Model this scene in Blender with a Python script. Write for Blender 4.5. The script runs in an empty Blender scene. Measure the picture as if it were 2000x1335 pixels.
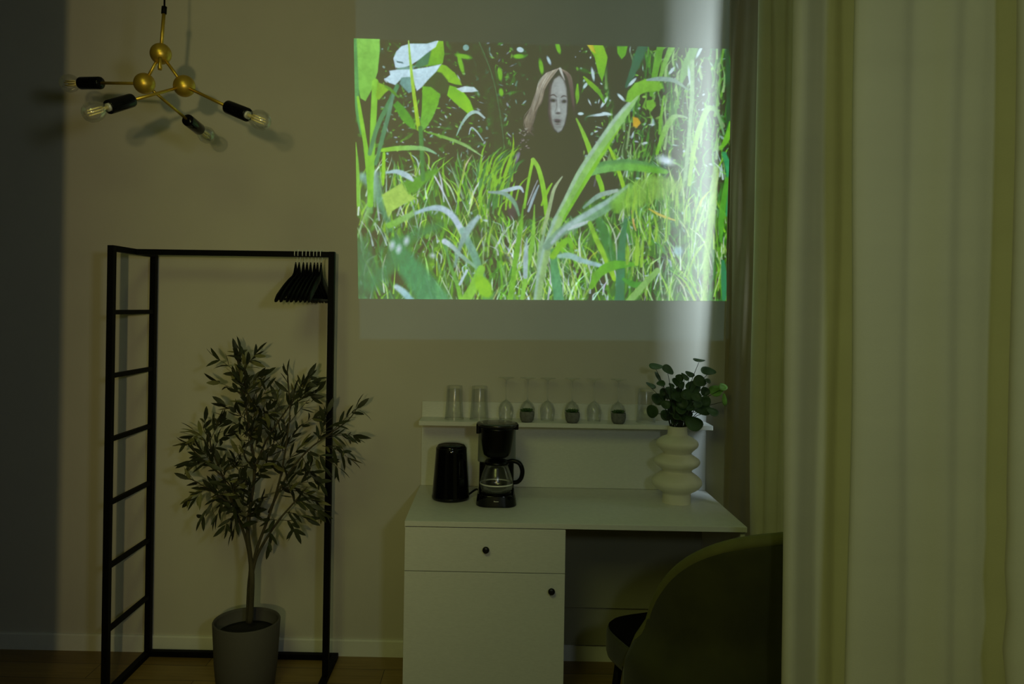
import bpy, bmesh, math, random
import numpy as np
from mathutils import Vector, Matrix
random.seed(7)
PI = math.pi
scene = bpy.context.scene
COL = scene.collection

# ------------------------------------------------------------------ camera
W, H = 2000.0, 1335.0
F = 1520.0                       # focal length in photograph pixels
CAM = Vector((0.0, -3.4, 1.53))  # the photographed wall is the plane y = 0
YAW, ROLL = 0.012, 0.0155
PPX, PPY = 968.0 - F * math.tan(YAW), 600.0
R = Matrix.Rotation(YAW, 3, 'Z') @ Matrix.Rotation(PI / 2, 3, 'X') @ Matrix.Rotation(ROLL, 3, 'Z')
cam_d = bpy.data.cameras.new('camera')
cam_d.sensor_fit = 'HORIZONTAL'; cam_d.sensor_width = 36.0
cam_d.lens = F / W * 36.0
cam_d.shift_x = (W / 2 - PPX) / W
cam_d.shift_y = (PPY - H / 2) / W
cam_d.clip_start = 0.05
cam = bpy.data.objects.new('camera', cam_d); COL.objects.link(cam)
cam.matrix_world = Matrix.Translation(CAM) @ R.to_4x4()
scene.camera = cam

def P(px, py, d):
    """world point seen at photograph pixel (px,py), d metres in front of the camera's wall-parallel plane"""
    v = R @ Vector(((px - PPX) / F, -(py - PPY) / F, -1.0))
    return CAM + v * (d / v.y)
def PZ(px, py, z):
    v = R @ Vector(((px - PPX) / F, -(py - PPY) / F, -1.0))
    return CAM + v * ((z - CAM.z) / v.z)
def D(x, d, z): return Vector((x, d - 3.4, z))

# ------------------------------------------------------------------ world, lights, exposure
scene.view_settings.view_transform = 'Standard'
scene.view_settings.look = 'None'
scene.view_settings.gamma = 1.0
scene.view_settings.use_curve_mapping = False
scene.view_settings.exposure = 0.0
w = bpy.data.worlds.new('world'); scene.world = w; w.use_nodes = True
w.node_tree.nodes['Background'].inputs[0].default_value = (0.6, 0.8, 0.7, 1)
w.node_tree.nodes['Background'].inputs[1].default_value = 0.01

def light(name, kind, loc, energy, color, target=None, **kw):
    l = bpy.data.lights.new(name, kind); l.energy = energy; l.color = color
    for k, v in kw.items(): setattr(l, k, v)
    o = bpy.data.objects.new(name, l); COL.objects.link(o); o.location = loc
    if target is not None:
        o.rotation_euler = (Vector(target) - Vector(loc)).to_track_quat('-Z', 'Y').to_euler()
    return o
L_KEY = (70.0, 58.0, 22.0)     # watts per channel
L_CEIL = (23.0, 26.0, 7.0)
L_COOL = (3.6, 4.3, 4.4)
L_PROJ = (5.0, 13.0, 17.0)
L_SLIT = (9.8, 12.4, 13.6)
def ec(c):
    m = max(max(c), 1e-6); return m, tuple(v / m for v in c)
# the room's warm lamp, standing behind the camera
e, c_ = ec(L_KEY); light('room_lamp', 'SPOT', D(-0.04, -1.0, 1.60), e, c_, D(-2.4, 3.4, 2.05), spot_size=math.radians(80), spot_blend=1.0, shadow_soft_size=0.035)
# added soft fill at the ceiling, in place of the room's ambient light
e, c_ = ec(L_CEIL); light('ceiling_fill', 'AREA', D(-0.75, 0.1, 3.12), e, c_, D(-0.85, 1.2, 0), shape='RECTANGLE', size=.75, size_y=2.3)
# soft cool light from beside the projector
e, c_ = ec(L_COOL); light('soft_cool_lamp', 'AREA', D(0.5, -0.05, 1.75), e, c_, D(-2.6, 2.9, 2.3), size=0.16)
# daylight strip behind the curtain, reaching the wall through the gap in the cloth
e, c_ = ec(L_SLIT); light('window_strip', 'AREA', D(1.30, 2.70, 2.02), e, c_, D(0.90, 3.4, 2.0), shape='RECTANGLE', size=0.10, size_y=1.3)
# the projector's own dark-level rectangle
PL = D(0.28, 0.0, 1.9); tgt = P(1060, 300, 3.4)
e, c_ = ec(L_PROJ); pr = light('projector_beam', 'SPOT', PL, e, c_, tgt, spot_size=math.radians(70), spot_blend=0.0, shadow_soft_size=0.004)
bpy.context.view_layer.update()
pr.data.use_nodes = True
nt = pr.data.node_tree; em = nt.nodes['Emission']
Mi = pr.matrix_world.inverted()
cor = [Mi @ P(690, -140, 3.4), Mi @ P(1440, -140, 3.4), Mi @ P(1422, 667, 3.4), Mi @ P(701, 664, 3.4)]
cor = [(c.x / -c.z, c.y / -c.z) for c in cor]
tc = nt.nodes.new('ShaderNodeTexCoord'); sep = nt.nodes.new('ShaderNodeSeparateXYZ')
nt.links.new(tc.outputs['Normal'], sep.inputs[0])
def mth(op, a, b=None, c=None):
    n = nt.nodes.new('ShaderNodeMath'); n.operation = op
    for i, v in enumerate((a, b, c)):
        if v is None: continue
        if isinstance(v, (int, float)): n.inputs[i].default_value = v
        else: nt.links.new(v, n.inputs[i])
    return n.outputs[0]
az = mth('ABSOLUTE', sep.outputs[2])
gx = mth('DIVIDE', sep.outputs[0], az); gy = mth('DIVIDE', sep.outputs[1], az)
def rect_mask(cor):
    mask = None
    for i in range(4):
        (x0, y0), (x1, y1) = cor[i], cor[(i + 1) % 4]
        nx, ny = (y1 - y0), -(x1 - x0)
        cx_ = sum(c[0] for c in cor) / 4; cy_ = sum(c[1] for c in cor) / 4
        if nx * (cx_ - x0) + ny * (cy_ - y0) < 0: nx, ny = -nx, -ny
        L_ = math.hypot(nx, ny); nx /= L_; ny /= L_
        s = mth('MULTIPLY', mth('ADD', mth('MULTIPLY', gx, nx), mth('MULTIPLY_ADD', gy, ny, -(nx * x0 + ny * y0))), 400.0)
        n = nt.nodes.new('ShaderNodeClamp'); nt.links.new(s, n.inputs[0]); s = n.outputs[0]
        mask = s if mask is None else mth('MULTIPLY', mask, s)
    return mask
mask = rect_mask(cor)
cor2 = [Mi @ P(*q, 3.4) for q in ((691, 75), (1436, 96), (1420, 587.5), (700, 583))]
cor2 = [(c.x / -c.z, c.y / -c.z) for c in cor2]
inner = rect_mask(cor2)
nt.links.new(mth('MULTIPLY', mask, mth('MULTIPLY_ADD', inner, -.65, 1.0)), em.inputs['Strength'])

# ------------------------------------------------------------------ materials
def mat(name, rgb, rough=0.6, metal=0.0, spec=0.5, var=0.0, vscale=20.0, bump=0.0, bscale=200.0, trans=0.0, ior=1.45, sheen=0.0, stretch=None):
    m = bpy.data.materials.new(name); m.use_nodes = True
    n = m.node_tree.nodes; l = m.node_tree.links; b = n['Principled BSDF']
    b.inputs['Roughness'].default_value = rough; b.inputs['Metallic'].default_value = metal
    b.inputs['Specular IOR Level'].default_value = spec
    b.inputs['Transmission Weight'].default_value = trans; b.inputs['IOR'].default_value = ior
    b.inputs['Sheen Weight'].default_value = sheen
    t = n.new('ShaderNodeTexCoord'); mp = n.new('ShaderNodeMapping'); l.new(t.outputs['Object'], mp.inputs[0])
    if stretch: mp.inputs['Scale'].default_value = stretch
    ns = n.new('ShaderNodeTexNoise'); ns.inputs['Scale'].default_value = vscale; ns.inputs['Detail'].default_value = 4
    l.new(mp.outputs[0], ns.inputs['Vector'])
    cr = n.new('ShaderNodeValToRGB')
    cr.color_ramp.elements[0].position = .3; cr.color_ramp.elements[1].position = .7
    cr.color_ramp.elements[0].color = (*[max(0, c * (1 - var)) for c in rgb], 1)
    cr.color_ramp.elements[1].color = (*[min(1, c * (1 + var)) for c in rgb], 1)
    l.new(ns.outputs[0], cr.inputs[0]); l.new(cr.outputs[0], b.inputs['Base Color'])
    if bump:
        n2 = n.new('ShaderNodeTexNoise'); n2.inputs['Scale'].default_value = bscale; n2.inputs['Detail'].default_value = 3
        l.new(mp.outputs[0], n2.inputs['Vector'])
        bp = n.new('ShaderNodeBump'); bp.inputs['Strength'].default_value = bump; bp.inputs['Distance'].default_value = .002
        l.new(n2.outputs[0], bp.inputs['Height']); l.new(bp.outputs[0], b.inputs['Normal'])
    return m
WALLC = (0.63, 0.60, 0.54)
M_wall = mat('painted_wall', WALLC, .85, var=.03, vscale=3, bump=.15, bscale=300)
M_ceil = mat('ceiling_paint', (.45, .45, .4), .9)
M_dim = mat('low_bounce_wall', (.12, .12, .10), .9)  # unseen walls, darkened to cut the light they bounce
M_panel = mat('shaded_panel', (.34, .33, .23), .8)  # under-desk shade put into the panel colour
M_base = mat('white_skirting', (.80, .80, .76), .5, var=.02)
M_black = mat('black_metal', (.003, .003, .003), .6, spec=.12, var=.2, bump=.05)
M_hang = mat('black_hanger_wood', (.003, .003, .0035), .5, spec=.15, var=.2)
M_chrome = mat('chrome', (.85, .85, .82), .35, .25)
M_brass = mat('brass', (.62, .42, .06), .38, .75, var=.06, vscale=60)
M_sock = mat('black_porcelain', (.003, .003, .004), .10, spec=.3)
def thin_glass(name, tint, gain, rough, film):
    m = bpy.data.materials.new(name); m.use_nodes = True; n = m.node_tree.nodes; l = m.node_tree.links
    n.remove(n['Principled BSDF']); out = n['Material Output']
    tr = n.new('ShaderNodeBsdfTransparent'); tr.inputs[0].default_value = (*tint, 1)
    gl = n.new('ShaderNodeBsdfGlossy'); gl.inputs['Roughness'].default_value = rough
    lw = n.new('ShaderNodeFresnel'); lw.inputs[0].default_value = 1.5
    mu = n.new('ShaderNodeMath'); mu.operation = 'MULTIPLY'; mu.use_clamp = True; mu.operation = 'MULTIPLY_ADD'; mu.inputs[1].default_value = gain; mu.inputs[2].default_value = .03; l.new(lw.outputs[0], mu.inputs[0])
    ns = n.new('ShaderNodeTexNoise'); ns.inputs['Scale'].default_value = 30; bp = n.new('ShaderNodeBump'); bp.inputs['Strength'].default_value = .05
    l.new(ns.outputs[0], bp.inputs['Height']); l.new(bp.outputs[0], gl.inputs['Normal'])
    mx = n.new('ShaderNodeMixShader'); l.new(mu.outputs[0], mx.inputs[0]); l.new(tr.outputs[0], mx.inputs[1]); l.new(gl.outputs[0], mx.inputs[2])
    df = n.new('ShaderNodeBsdfDiffuse'); df.inputs[0].default_value = (.9, .92, .88, 1)      # film: pale edge tone, painting bright rims onto the glass
    lf_ = n.new('ShaderNodeLayerWeight'); lf_.inputs[0].default_value = .35; m2 = n.new('ShaderNodeMath'); m2.operation = 'MULTIPLY'; m2.inputs[1].default_value = film; l.new(lf_.outputs['Facing'], m2.inputs[0])
    mx2 = n.new('ShaderNodeMixShader'); l.new(m2.outputs[0], mx2.inputs[0]); l.new(mx.outputs[0], mx2.inputs[1]); l.new(df.outputs[0], mx2.inputs[2]); l.new(mx2.outputs[0], out.inputs[0])
    return m
M_glass = thin_glass('clear_glass', (.985, .99, .985), .3, .2, .07)
M_bulb = thin_glass('bulb_glass', (.99, .99, .98), .25, .12, .04)
M_fil = mat('filament', (1.0, .86, .42), .5, .0)
M_white = mat('white_laminate', (.74, .74, .71), .42, var=.035, vscale=60, stretch=(1, 1, 4), bump=.05)
M_knob = mat('black_knob', (.006, .006, .007), .35)
M_vase = mat('cream_ceramic', (.80, .76, .62), .45, var=.03, bump=.2, bscale=120)
M_pot = mat('grey_pot', (.095, .088, .085), .75, var=.06, vscale=90, stretch=(1, 1, 12), bump=.15)
M_soil = mat('dark_soil', (.012, .010, .008), .95, bump=.8, bscale=120)
M_bark = mat('olive_bark', (.065, .055, .032), .9, var=.35, vscale=60, stretch=(1, 1, .2), bump=.5, bscale=90)
M_leaf = mat('olive_leaf', (.028, .034, .013), .55, var=.55, vscale=9)
M_leafy = mat('olive_leaf_pale', (.16, .16, .055), .6, var=.3, vscale=9)
M_eu = mat('round_leaf', (.040, .085, .028), .5, var=.35, vscale=14)
M_eu_lit = mat('round_leaf_lit', (.12, .26, .03), .5, var=.2, vscale=14)  # brighter leaf copy, the window strip's light painted into its green
M_stem = mat('dark_stem', (.02, .026, .012), .7)
M_stone = mat('grey_stoneware', (.17, .17, .165), .8, var=.2, vscale=80, bump=.2)
M_succ = mat('succulent_green', (.035, .085, .018), .5, var=.4, vscale=120)
M_bk = mat('black_gloss_plastic', (.003, .003, .004), .05, spec=.4)
M_bkm = mat('black_plastic', (.003, .003, .003), .3, spec=.25)
M_tank = mat('smoky_tank', (.22, .24, .22), .3)
M_lid = mat('dark_lid', (.02, .02, .018), .22, spec=.7)
M_ink = mat('pale_print', (.7, .7, .65), .5)
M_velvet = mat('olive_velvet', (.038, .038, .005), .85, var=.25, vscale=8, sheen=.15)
M_piping = mat('olive_velvet_lit_edge', (.13, .13, .03), .8, var=.1)  # rim paler than the velvet, light from above painted in
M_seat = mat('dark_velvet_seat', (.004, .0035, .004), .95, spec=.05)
M_curt_shade = mat('shaded_curtain', (.27, .23, .15), .9, var=.05, vscale=4, bump=.25, bscale=500, stretch=(.4, .4, 2.2))  # curtain cloth darkened to brown, the strip's shade put into its colour
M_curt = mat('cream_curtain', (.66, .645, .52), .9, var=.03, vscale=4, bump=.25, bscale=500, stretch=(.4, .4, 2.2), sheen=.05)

def floor_mat():
    m = bpy.data.materials.new('oak_floor'); m.use_nodes = True
    n = m.node_tree.nodes; l = m.node_tree.links; b = n['Principled BSDF']; b.inputs['Roughness'].default_value = .45
    t = n.new('ShaderNodeTexCoord'); br = n.new('ShaderNodeTexBrick'); l.new(t.outputs['Object'], br.inputs['Vector'])
    br.inputs['Scale'].default_value = 1.0; br.inputs['Brick Width'].default_value = 1.2; br.inputs['Row Height'].default_value = .13
    br.inputs['Mortar Size'].default_value = .0015; br.offset = .37
    br.inputs['Color1'].default_value = (.30, .185, .045, 1); br.inputs['Color2'].default_value = (.42, .28, .075, 1)
    br.inputs['Mortar'].default_value = (.05, .03, .015, 1)
    mp = n.new('ShaderNodeMapping'); mp.inputs['Scale'].default_value = (2, 24, 2); l.new(t.outputs['Object'], mp.inputs[0])
    ns = n.new('ShaderNodeTexNoise'); ns.inputs['Scale'].default_value = 2.5; ns.inputs['Detail'].default_value = 6; l.new(mp.outputs[0], ns.inputs[0])
    mx = n.new('ShaderNodeMix'); mx.data_type = 'RGBA'; mx.blend_type = 'MULTIPLY'; mx.inputs[0].default_value = .55
    l.new(br.outputs[0], mx.inputs[6]); l.new(ns.outputs[0], mx.inputs[7]); l.new(mx.outputs[2], b.inputs['Base Color'])
    return m
M_floor = floor_mat()

# ------------------------------------------------------------------ helpers
ORG = {}
def thing(name, label, cat, loc, group=None):
    o = bpy.data.objects.new(name, None); COL.objects.link(o); o.location = loc
    o.empty_display_size = .05
    o['label'] = label; o['category'] = cat
    if group: o['group'] = group
    ORG[o.name] = Vector(loc); return o
def obj(name, bm, m, parent=None, smooth=False, origin=None, label=None):
    """one mesh object; vertices are given in world space"""
    bmesh.ops.recalc_face_normals(bm, faces=bm.faces)
    org = ORG[parent.name] if parent is not None else (Vector(origin) if origin is not None else Vector((0, 0, 0)))
    bmesh.ops.translate(bm, verts=bm.verts, vec=-org)
    me = bpy.data.meshes.new(name); bm.to_mesh(me); bm.free()
    for mm in (m if isinstance(m, (list, tuple)) else [m]): me.materials.append(mm)
    if smooth:
        for p in me.polygons: p.use_smooth = True
    o = bpy.data.objects.new(name, me); COL.objects.link(o)
    if parent is not None: o.parent = parent
    else: o.location = org
    ORG[o.name] = org
    if label: o['label'] = label
    return o
def tag(o, label, cat, group=None):
    o['label'] = label; o['category'] = cat
    if group: o['group'] = group
    return o
def struct(o): o['kind'] = 'structure'; return o
def box(bm, a, b, bev=0.0, rot=None, mi=0):
    x0, y0, z0 = [min(a[i], b[i]) for i in range(3)]; x1, y1, z1 = [max(a[i], b[i]) for i in range(3)]
    t = bmesh.new()
    bmesh.ops.create_cube(t, size=1.0)
    bmesh.ops.scale(t, verts=t.verts, vec=(x1 - x0, y1 - y0, z1 - z0))
    if bev: bmesh.ops.bevel(t, geom=t.edges, offset=bev, segments=2, affect='EDGES', profile=.5)
    c = Vector(((x0 + x1) / 2, (y0 + y1) / 2, (z0 + z1) / 2))
    if rot is not None: bmesh.ops.rotate(t, verts=t.verts, matrix=rot, cent=(0, 0, 0))
    bmesh.ops.translate(t, verts=t.verts, vec=c)
    merge(bm, t)
    return bm
def merge(bm, t):
    mp = {v: bm.verts.new(v.co) for v in t.verts}
    for f in t.faces:
        try: nf = bm.faces.new([mp[v] for v in f.verts]); nf.smooth = f.smooth; nf.material_index = f.material_index
        except ValueError: pass
    t.free()
def tube(bm, pts, rad, n=10, cap=True):
    pts = [Vector(p) for p in pts]
    if not isinstance(rad, (list, tuple)): rad = [rad] * len(pts)
    rings = []; up = None
    for i, p in enumerate(pts):
        t = (pts[min(i + 1, len(pts) - 1)] - pts[max(i - 1, 0)]).normalized()
        if up is None:
            a = Vector((0, 0, 1)) if abs(t.z) < .9 else Vector((1, 0, 0))
            u = t.cross(a).normalized()
        else: u = (up - t * up.dot(t)).normalized()
        up = u; v = t.cross(u)
        rings.append([bm.verts.new(p + (u * math.cos(2 * PI * k / n) + v * math.sin(2 * PI * k / n)) * rad[i]) for k in range(n)])
    for a, b in zip(rings, rings[1:]):
        for k in range(n):
            f = bm.faces.new((a[k], a[(k + 1) % n], b[(k + 1) % n], b[k])); f.smooth = True
    if cap:
        bm.faces.new(rings[0]); bm.faces.new(rings[-1][::-1])
    return bm
def lathe(bm, prof, c, n=40, axis=None, closed=False):
    """prof: (radius, height) along axis from point c"""
    c = Vector(c); ax = Vector(axis).normalized() if axis is not None else Vector((0, 0, 1))
    q = Vector((0, 0, 1)).rotation_difference(ax)
    rings = []
    for r, h in prof:
        if r < 1e-6: rings.append([bm.verts.new(c + q @ Vector((0, 0, h)))])
        else: rings.append([bm.verts.new(c + q @ Vector((r * math.cos(2 * PI * k / n), r * math.sin(2 * PI * k / n), h))) for k in range(n)])
    for a, b in zip(rings, rings[1:]):
        for k in range(n):
            k2 = (k + 1) % n
            if len(a) == 1 and len(b) == 1: continue
            if len(a) == 1: f = bm.faces.new((a[0], b[k2], b[k]))
            elif len(b) == 1: f = bm.faces.new((a[k], a[k2], b[0]))
            else: f = bm.faces.new((a[k], a[k2], b[k2], b[k]))
            f.smooth = True
    return bm
def crom(pts, n):
    out = []
    P_ = [pts[0]] + list(pts) + [pts[-1]]
    for i in range(1, len(P_) - 2):
        a, b, c, d = [Vector(p) for p in P_[i - 1:i + 3]]
        for k in range(n):
            t = k / n
            out.append(.5 * ((2 * b) + (c - a) * t + (2 * a - 5 * b + 4 * c - d) * t * t + (3 * b - a - 3 * c + d) * t ** 3))
    out.append(Vector(pts[-1])); return out
def copy_tree(o, loc=None, rz=None, label=None, parent=None):
    c = o.copy(); COL.objects.link(c)
    if parent is not None: c.parent = parent
    if loc is not None: c.location = loc
    if rz is not None: c.rotation_euler = (0, 0, rz)
    if label: c['label'] = label
    for ch in [x for x in bpy.data.objects if x.parent == o]: copy_tree(ch, parent=c)
    return c

# ------------------------------------------------------------------ the room
def slab(name, a, b, m): return struct(obj(name, box(bmesh.new(), a, b), m))
XL, XR, YF, ZC = -3.0, 1.62, -6.4, 3.15
slab('wall_back', (XL, 0, 0), (XR, .15, ZC), M_wall)
slab('floor', (XL, YF, -.1), (XR, .15, 0), M_floor)
slab('ceiling', (XL, YF, ZC), (XR, .15, ZC + .1), M_ceil)
slab('wall_right', (XR, YF, -.1), (XR + .15, .15, ZC + .1), M_wall)
slab('wall_rear', (XL, YF - .15, -.1), (XR, YF, ZC + .1), M_dim)
slab('wall_far_left', (XL - .15, YF, -.1), (XL, .15, ZC + .1), M_dim)
slab('wall_left', (-1.40, YF, 0), (-1.225, -1.6, ZC), M_dim)
def skirting():
    bm = bmesh.new(); y = 0
    pr_ = [(0, 0), (-.014, 0), (-.014, .066), (-.009, .072), (0, .072)]
    a = [bm.verts.new((XL, q[0], q[1])) for q in pr_]; b = [bm.verts.new((XR, q[0], q[1])) for q in pr_]
    for i in range(5): bm.faces.new((a[i], a[(i + 1) % 5], b[(i + 1) % 5], b[i]))
    bm.faces.new(a); bm.faces.new(b)
    return struct(obj('baseboard_back', bm, M_base))
skirting()

# ------------------------------------------------------------------ the projected picture
def paint():
    X0, Y0, PW, PH = 684, 66, 760, 530
    rng = np.random.RandomState(5)
    img = np.zeros((PH, PW, 3)); img[:] = (66, 66, 50)
    yy, xx = np.mgrid[0:PH, 0:PW]; gx = xx + X0; gy = yy + Y0
    def lerp(a, b, t): return np.array(a, float) * (1 - t) + np.array(b, float) * t
    def noise(sx, sy, seed):
        r = np.random.RandomState(seed); h, w_ = int(PH / sy) + 3, int(PW / sx) + 3
        g = r.rand(h, w_); fy = yy / sy; fx = xx / sx
        iy = fy.astype(int); ix = fx.astype(int); ty = fy - iy; tx = fx - ix
        ty = ty * ty * (3 - 2 * ty); tx = tx * tx * (3 - 2 * tx)
        return (g[iy, ix] * (1 - tx) + g[iy, ix + 1] * tx) * (1 - ty) + (g[iy + 1, ix] * (1 - tx) + g[iy + 1, ix + 1] * tx) * ty
    n1 = noise(60, 60, 1); n2 = noise(16, 22, 2); n3 = noise(6, 12, 3)
    dark = np.array((64, 62, 48.)); dg = np.array((62, 92, 46.)); gr = np.array((92, 140, 52.)); tl = np.array((72, 128, 88.))
    low = np.clip((gy - 290 - 30 * (n1 - .5)) / 120, 0, 1)[..., None]
    img = dark * (1 - low) + gr * low * .85 + dark * low * .15
    m = np.clip((n2 - .55) * 4, 0, 1)[..., None] * .7; img = img * (1 - m) + dg * m
    m = np.clip((n3 - .62) * 5, 0, 1)[..., None] * (.35 + .5 * low); img = img * (1 - m) + (np.array((120, 180, 55.)) * (low) + np.array((84, 120, 60.)) * (1 - low)) * m
    tz = (np.clip(1 - np.abs(gx - 745) / 95, 0, 1) * np.clip((gy - 440) / 60, 0, 1))[..., None]; img = img * (1 - tz * .85) + tl * tz * .85
    img = [img]
    def blend(x0, x1, y0, y1, a, c):
        img[0][y0:y1, x0:x1] = img[0][y0:y1, x0:x1] * (1 - a[..., None]) + c * a[..., None]
    def blade(pts, wd, c0, c1=None, soft=1.2, alpha=1.0, edge=None, n=10):
        """tapering curved leaf through pts, wd = widths, colours from root to tip"""
        c1 = c0 if c1 is None else c1
        if not isinstance(wd, (list, tuple)): wd = [wd] * len(pts)
        q = crom([(p[0], p[1], wd[i]) for i, p in enumerate(pts)], n)
        q = np.array([tuple(v) for v in q]); mw = max(wd) / 2 + soft + 2
        x0 = int(max(0, q[:, 0].min() - X0 - mw)); x1 = int(min(PW, q[:, 0].max() - X0 + mw + 1))
        y0 = int(max(0, q[:, 1].min() - Y0 - mw)); y1 = int(min(PH, q[:, 1].max() - Y0 + mw + 1))
        if x1 <= x0 or y1 <= y0: return
        X = gx[y0:y1, x0:x1].astype(float); Y = gy[y0:y1, x0:x1].astype(float)
        best = np.full(X.shape, 1e9); T = np.zeros(X.shape); S = np.zeros(X.shape)
        m_ = len(q) - 1
        for i in range(m_):
            ax, ay, aw = q[i]; bx, by, bw = q[i + 1]; dx, dy = bx - ax, by - ay; L2 = dx * dx + dy * dy + 1e-9
            t = np.clip(((X - ax) * dx + (Y - ay) * dy) / L2, 0, 1)
            dist = np.hypot(X - ax - t * dx, Y - ay - t * dy) - (aw + (bw - aw) * t) / 2
            u = dist < best; best = np.where(u, dist, best); T = np.where(u, (i + t) / m_, T)
            S = np.where(u, ((X - ax) * dy - (Y - ay) * dx) / math.sqrt(L2), S)
        a = np.clip(.5 - best / (2 * soft), 0, 1); a = a * a * (3 - 2 * a) * alpha
        c = np.array(c0, float) * (1 - T[..., None]) + np.array(c1, float) * T[..., None]
        if edge is not None:
            e = np.clip(S / (max(wd) * .3), 0, 1)[..., None] * .9
            c = c * (1 - e) + np.array(edge, float) * e
        c = c * (1 + .08 * (n3[y0:y1, x0:x1, None] - .5))
        blend(x0, x1, y0, y1, a, c)
    def poly(pts, c, soft=1.0, c1=None, alpha=1.0):
        """filled smooth outline; c -> c1 from top to bottom"""
        p = np.array(pts, float)
        x0 = int(max(0, p[:, 0].min() - X0 - 4 - soft)); x1 = int(min(PW, p[:, 0].max() - X0 + 4 + soft))
        y0 = int(max(0, p[:, 1].min() - Y0 - 4 - soft)); y1 = int(min(PH, p[:, 1].max() - Y0 + 4 + soft))
        X = gx[y0:y1, x0:x1].astype(float); Y = gy[y0:y1, x0:x1].astype(float)
        ins = np.zeros(X.shape, bool); best = np.full(X.shape, 1e9); k = len(p)
        for i in range(k):
            ax, ay = p[i]; bx, by = p[(i + 1) % k]
            cr = ((ay > Y) != (by > Y)) & (X < (bx - ax) * (Y - ay) / (by - ay + 1e-9) + ax); ins ^= cr
            dx, dy = bx - ax, by - ay; t = np.clip(((X - ax) * dx + (Y - ay) * dy) / (dx * dx + dy * dy + 1e-9), 0, 1)
            best = np.minimum(best, np.hypot(X - ax - t * dx, Y - ay - t * dy))
        sd = np.where(ins, -best, best); a = np.clip(.5 - sd / (2 * soft), 0, 1) * alpha
        t = np.clip((Y - p[:, 1].min()) / (np.ptp(p[:, 1]) + 1e-6), 0, 1)[..., None]
        cc = np.array(c, float) * (1 - t) + np.array(c if c1 is None else c1, float) * t
        blend(x0, x1, y0, y1, a, cc)
    def ell(cx, cy, rx, ry, c, ang=0, soft=1.0, alpha=1.0):
        r = max(rx, ry) + soft + 2
        x0 = int(max(0, cx - X0 - r)); x1 = int(min(PW, cx - X0 + r)); y0 = int(max(0, cy - Y0 - r)); y1 = int(min(PH, cy - Y0 + r))
        if x1 <= x0 or y1 <= y0: return
        X = gx[y0:y1, x0:x1] - cx; Y = gy[y0:y1, x0:x1] - cy
        ca, sa = math.cos(ang), math.sin(ang); u = X * ca + Y * sa; v = -X * sa + Y * ca
        q = np.sqrt((u / rx) ** 2 + (v / ry) ** 2); a = np.clip(.5 - (q - 1) * min(rx, ry) / (2 * soft), 0, 1) * alpha
        blend(x0, x1, y0, y1, a, np.array(c, float))
    U = rng.uniform
    # far undergrowth: soft dark leaves, then glints
    for i in range(420):
        x, y = U(690, 1436), U(75, 330); a = U(-1.5, 1.5) + 1.57; L = U(8, 40)
        if 1000 < x < 1140 and y > 120: continue
        c = [(70, 108, 48), (84, 132, 52), (58, 84, 50), (98, 150, 60), (60, 104, 72)][rng.randint(5)]
        blade([(x, y), (x + math.cos(a) * L * .5 + U(-4, 4), y - math.sin(a) * L * .5), (x + math.cos(a) * L + U(-8, 8), y - math.sin(a) * L)], [1.5, U(2, 9), 1], c, soft=U(.9, 2.6), alpha=U(.4, .85))
    for i in range(760):
        x, y = U(1120, 1432), U(80, 345)
        if i < 260: x = U(745, 1040)
        if i % 5 == 0: y = U(180, 300)
        if x < 1160 and x > 1010 and y > 115: continue
        c = [(178, 205, 210), (150, 190, 180), (120, 190, 60), (110, 170, 70), (140, 200, 70)][rng.randint(5)]
        ell(x, y, U(.9, 4.5) * U(.5, 1.2), U(.6, 1.6), c, U(-1.6, 1.6), soft=.7, alpha=U(.4, 1))
    for i in range(300):
        x = U(1180, 1436); y = U(110, 350); L = U(12, 70)
        c = [(96, 152, 52), (120, 178, 66), (74, 120, 56), (150, 190, 120)][rng.randint(4)]
        blade([(x, y), (x + U(-5, 5), y - L * .5), (x + U(-12, 12), y - L)], [U(2, 6), U(2, 5), .5], c, soft=1, alpha=U(.5, .95))
    for i in range(230):
        x, y = U(745, 1030), U(84, 300)
        c = [(182, 208, 214), (150, 188, 182), (118, 184, 60), (104, 164, 64), (92, 140, 84), (136, 196, 80)][rng.randint(6)]
        ell(x, y, U(1.5, 6), U(.9, 2.4), c, U(-1.6, 1.6), soft=.8, alpha=U(.45, 1))
    for i in range(200):
        x, y = U(1118, 1432), U(90, 335)
        c = [(186, 212, 218), (160, 196, 188), (126, 188, 66), (112, 172, 60), (96, 146, 80), (146, 200, 90)][rng.randint(6)]
        ell(x, y, U(1.5, 7), U(1, 2.6), c, U(-1.6, 1.6), soft=.9, alpha=U(.45, 1))
    # broad shadowed leaves
    blade([(905, 82), (945, 150), (965, 210), (975, 300)], [60, 50, 34, 26], (62, 84, 50), (70, 100, 58), soft=9, alpha=.8)
    blade([(935, 80), (962, 150), (978, 230), (985, 290)], [3, 2, 2, 1], (104, 132, 86), soft=1, alpha=.7)
    blade([(1020, 80), (1015, 140), (1010, 200)], [26, 20, 6], (60, 96, 56), soft=5, alpha=.7)
    blade([(1205, 95), (1210, 150), (1208, 220)], [44, 50, 20], (66, 70, 50), soft=9, alpha=.9)
    blade([(1255, 90), (1240, 130), (1222, 170)], [20, 16, 4], (74, 120, 84), soft=3)
    blade([(1290, 90), (1280, 140), (1272, 185)], [14, 13, 8], (110, 168, 62), soft=1.5)
    blade([(1312, 92), (1296, 130), (1284, 170)], [12, 9, 4], (124, 180, 76), soft=1.5)
    blade([(1356, 95), (1340, 130), (1330, 160)], [16, 18, 8], (116, 166, 84), soft=2.5)
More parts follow.
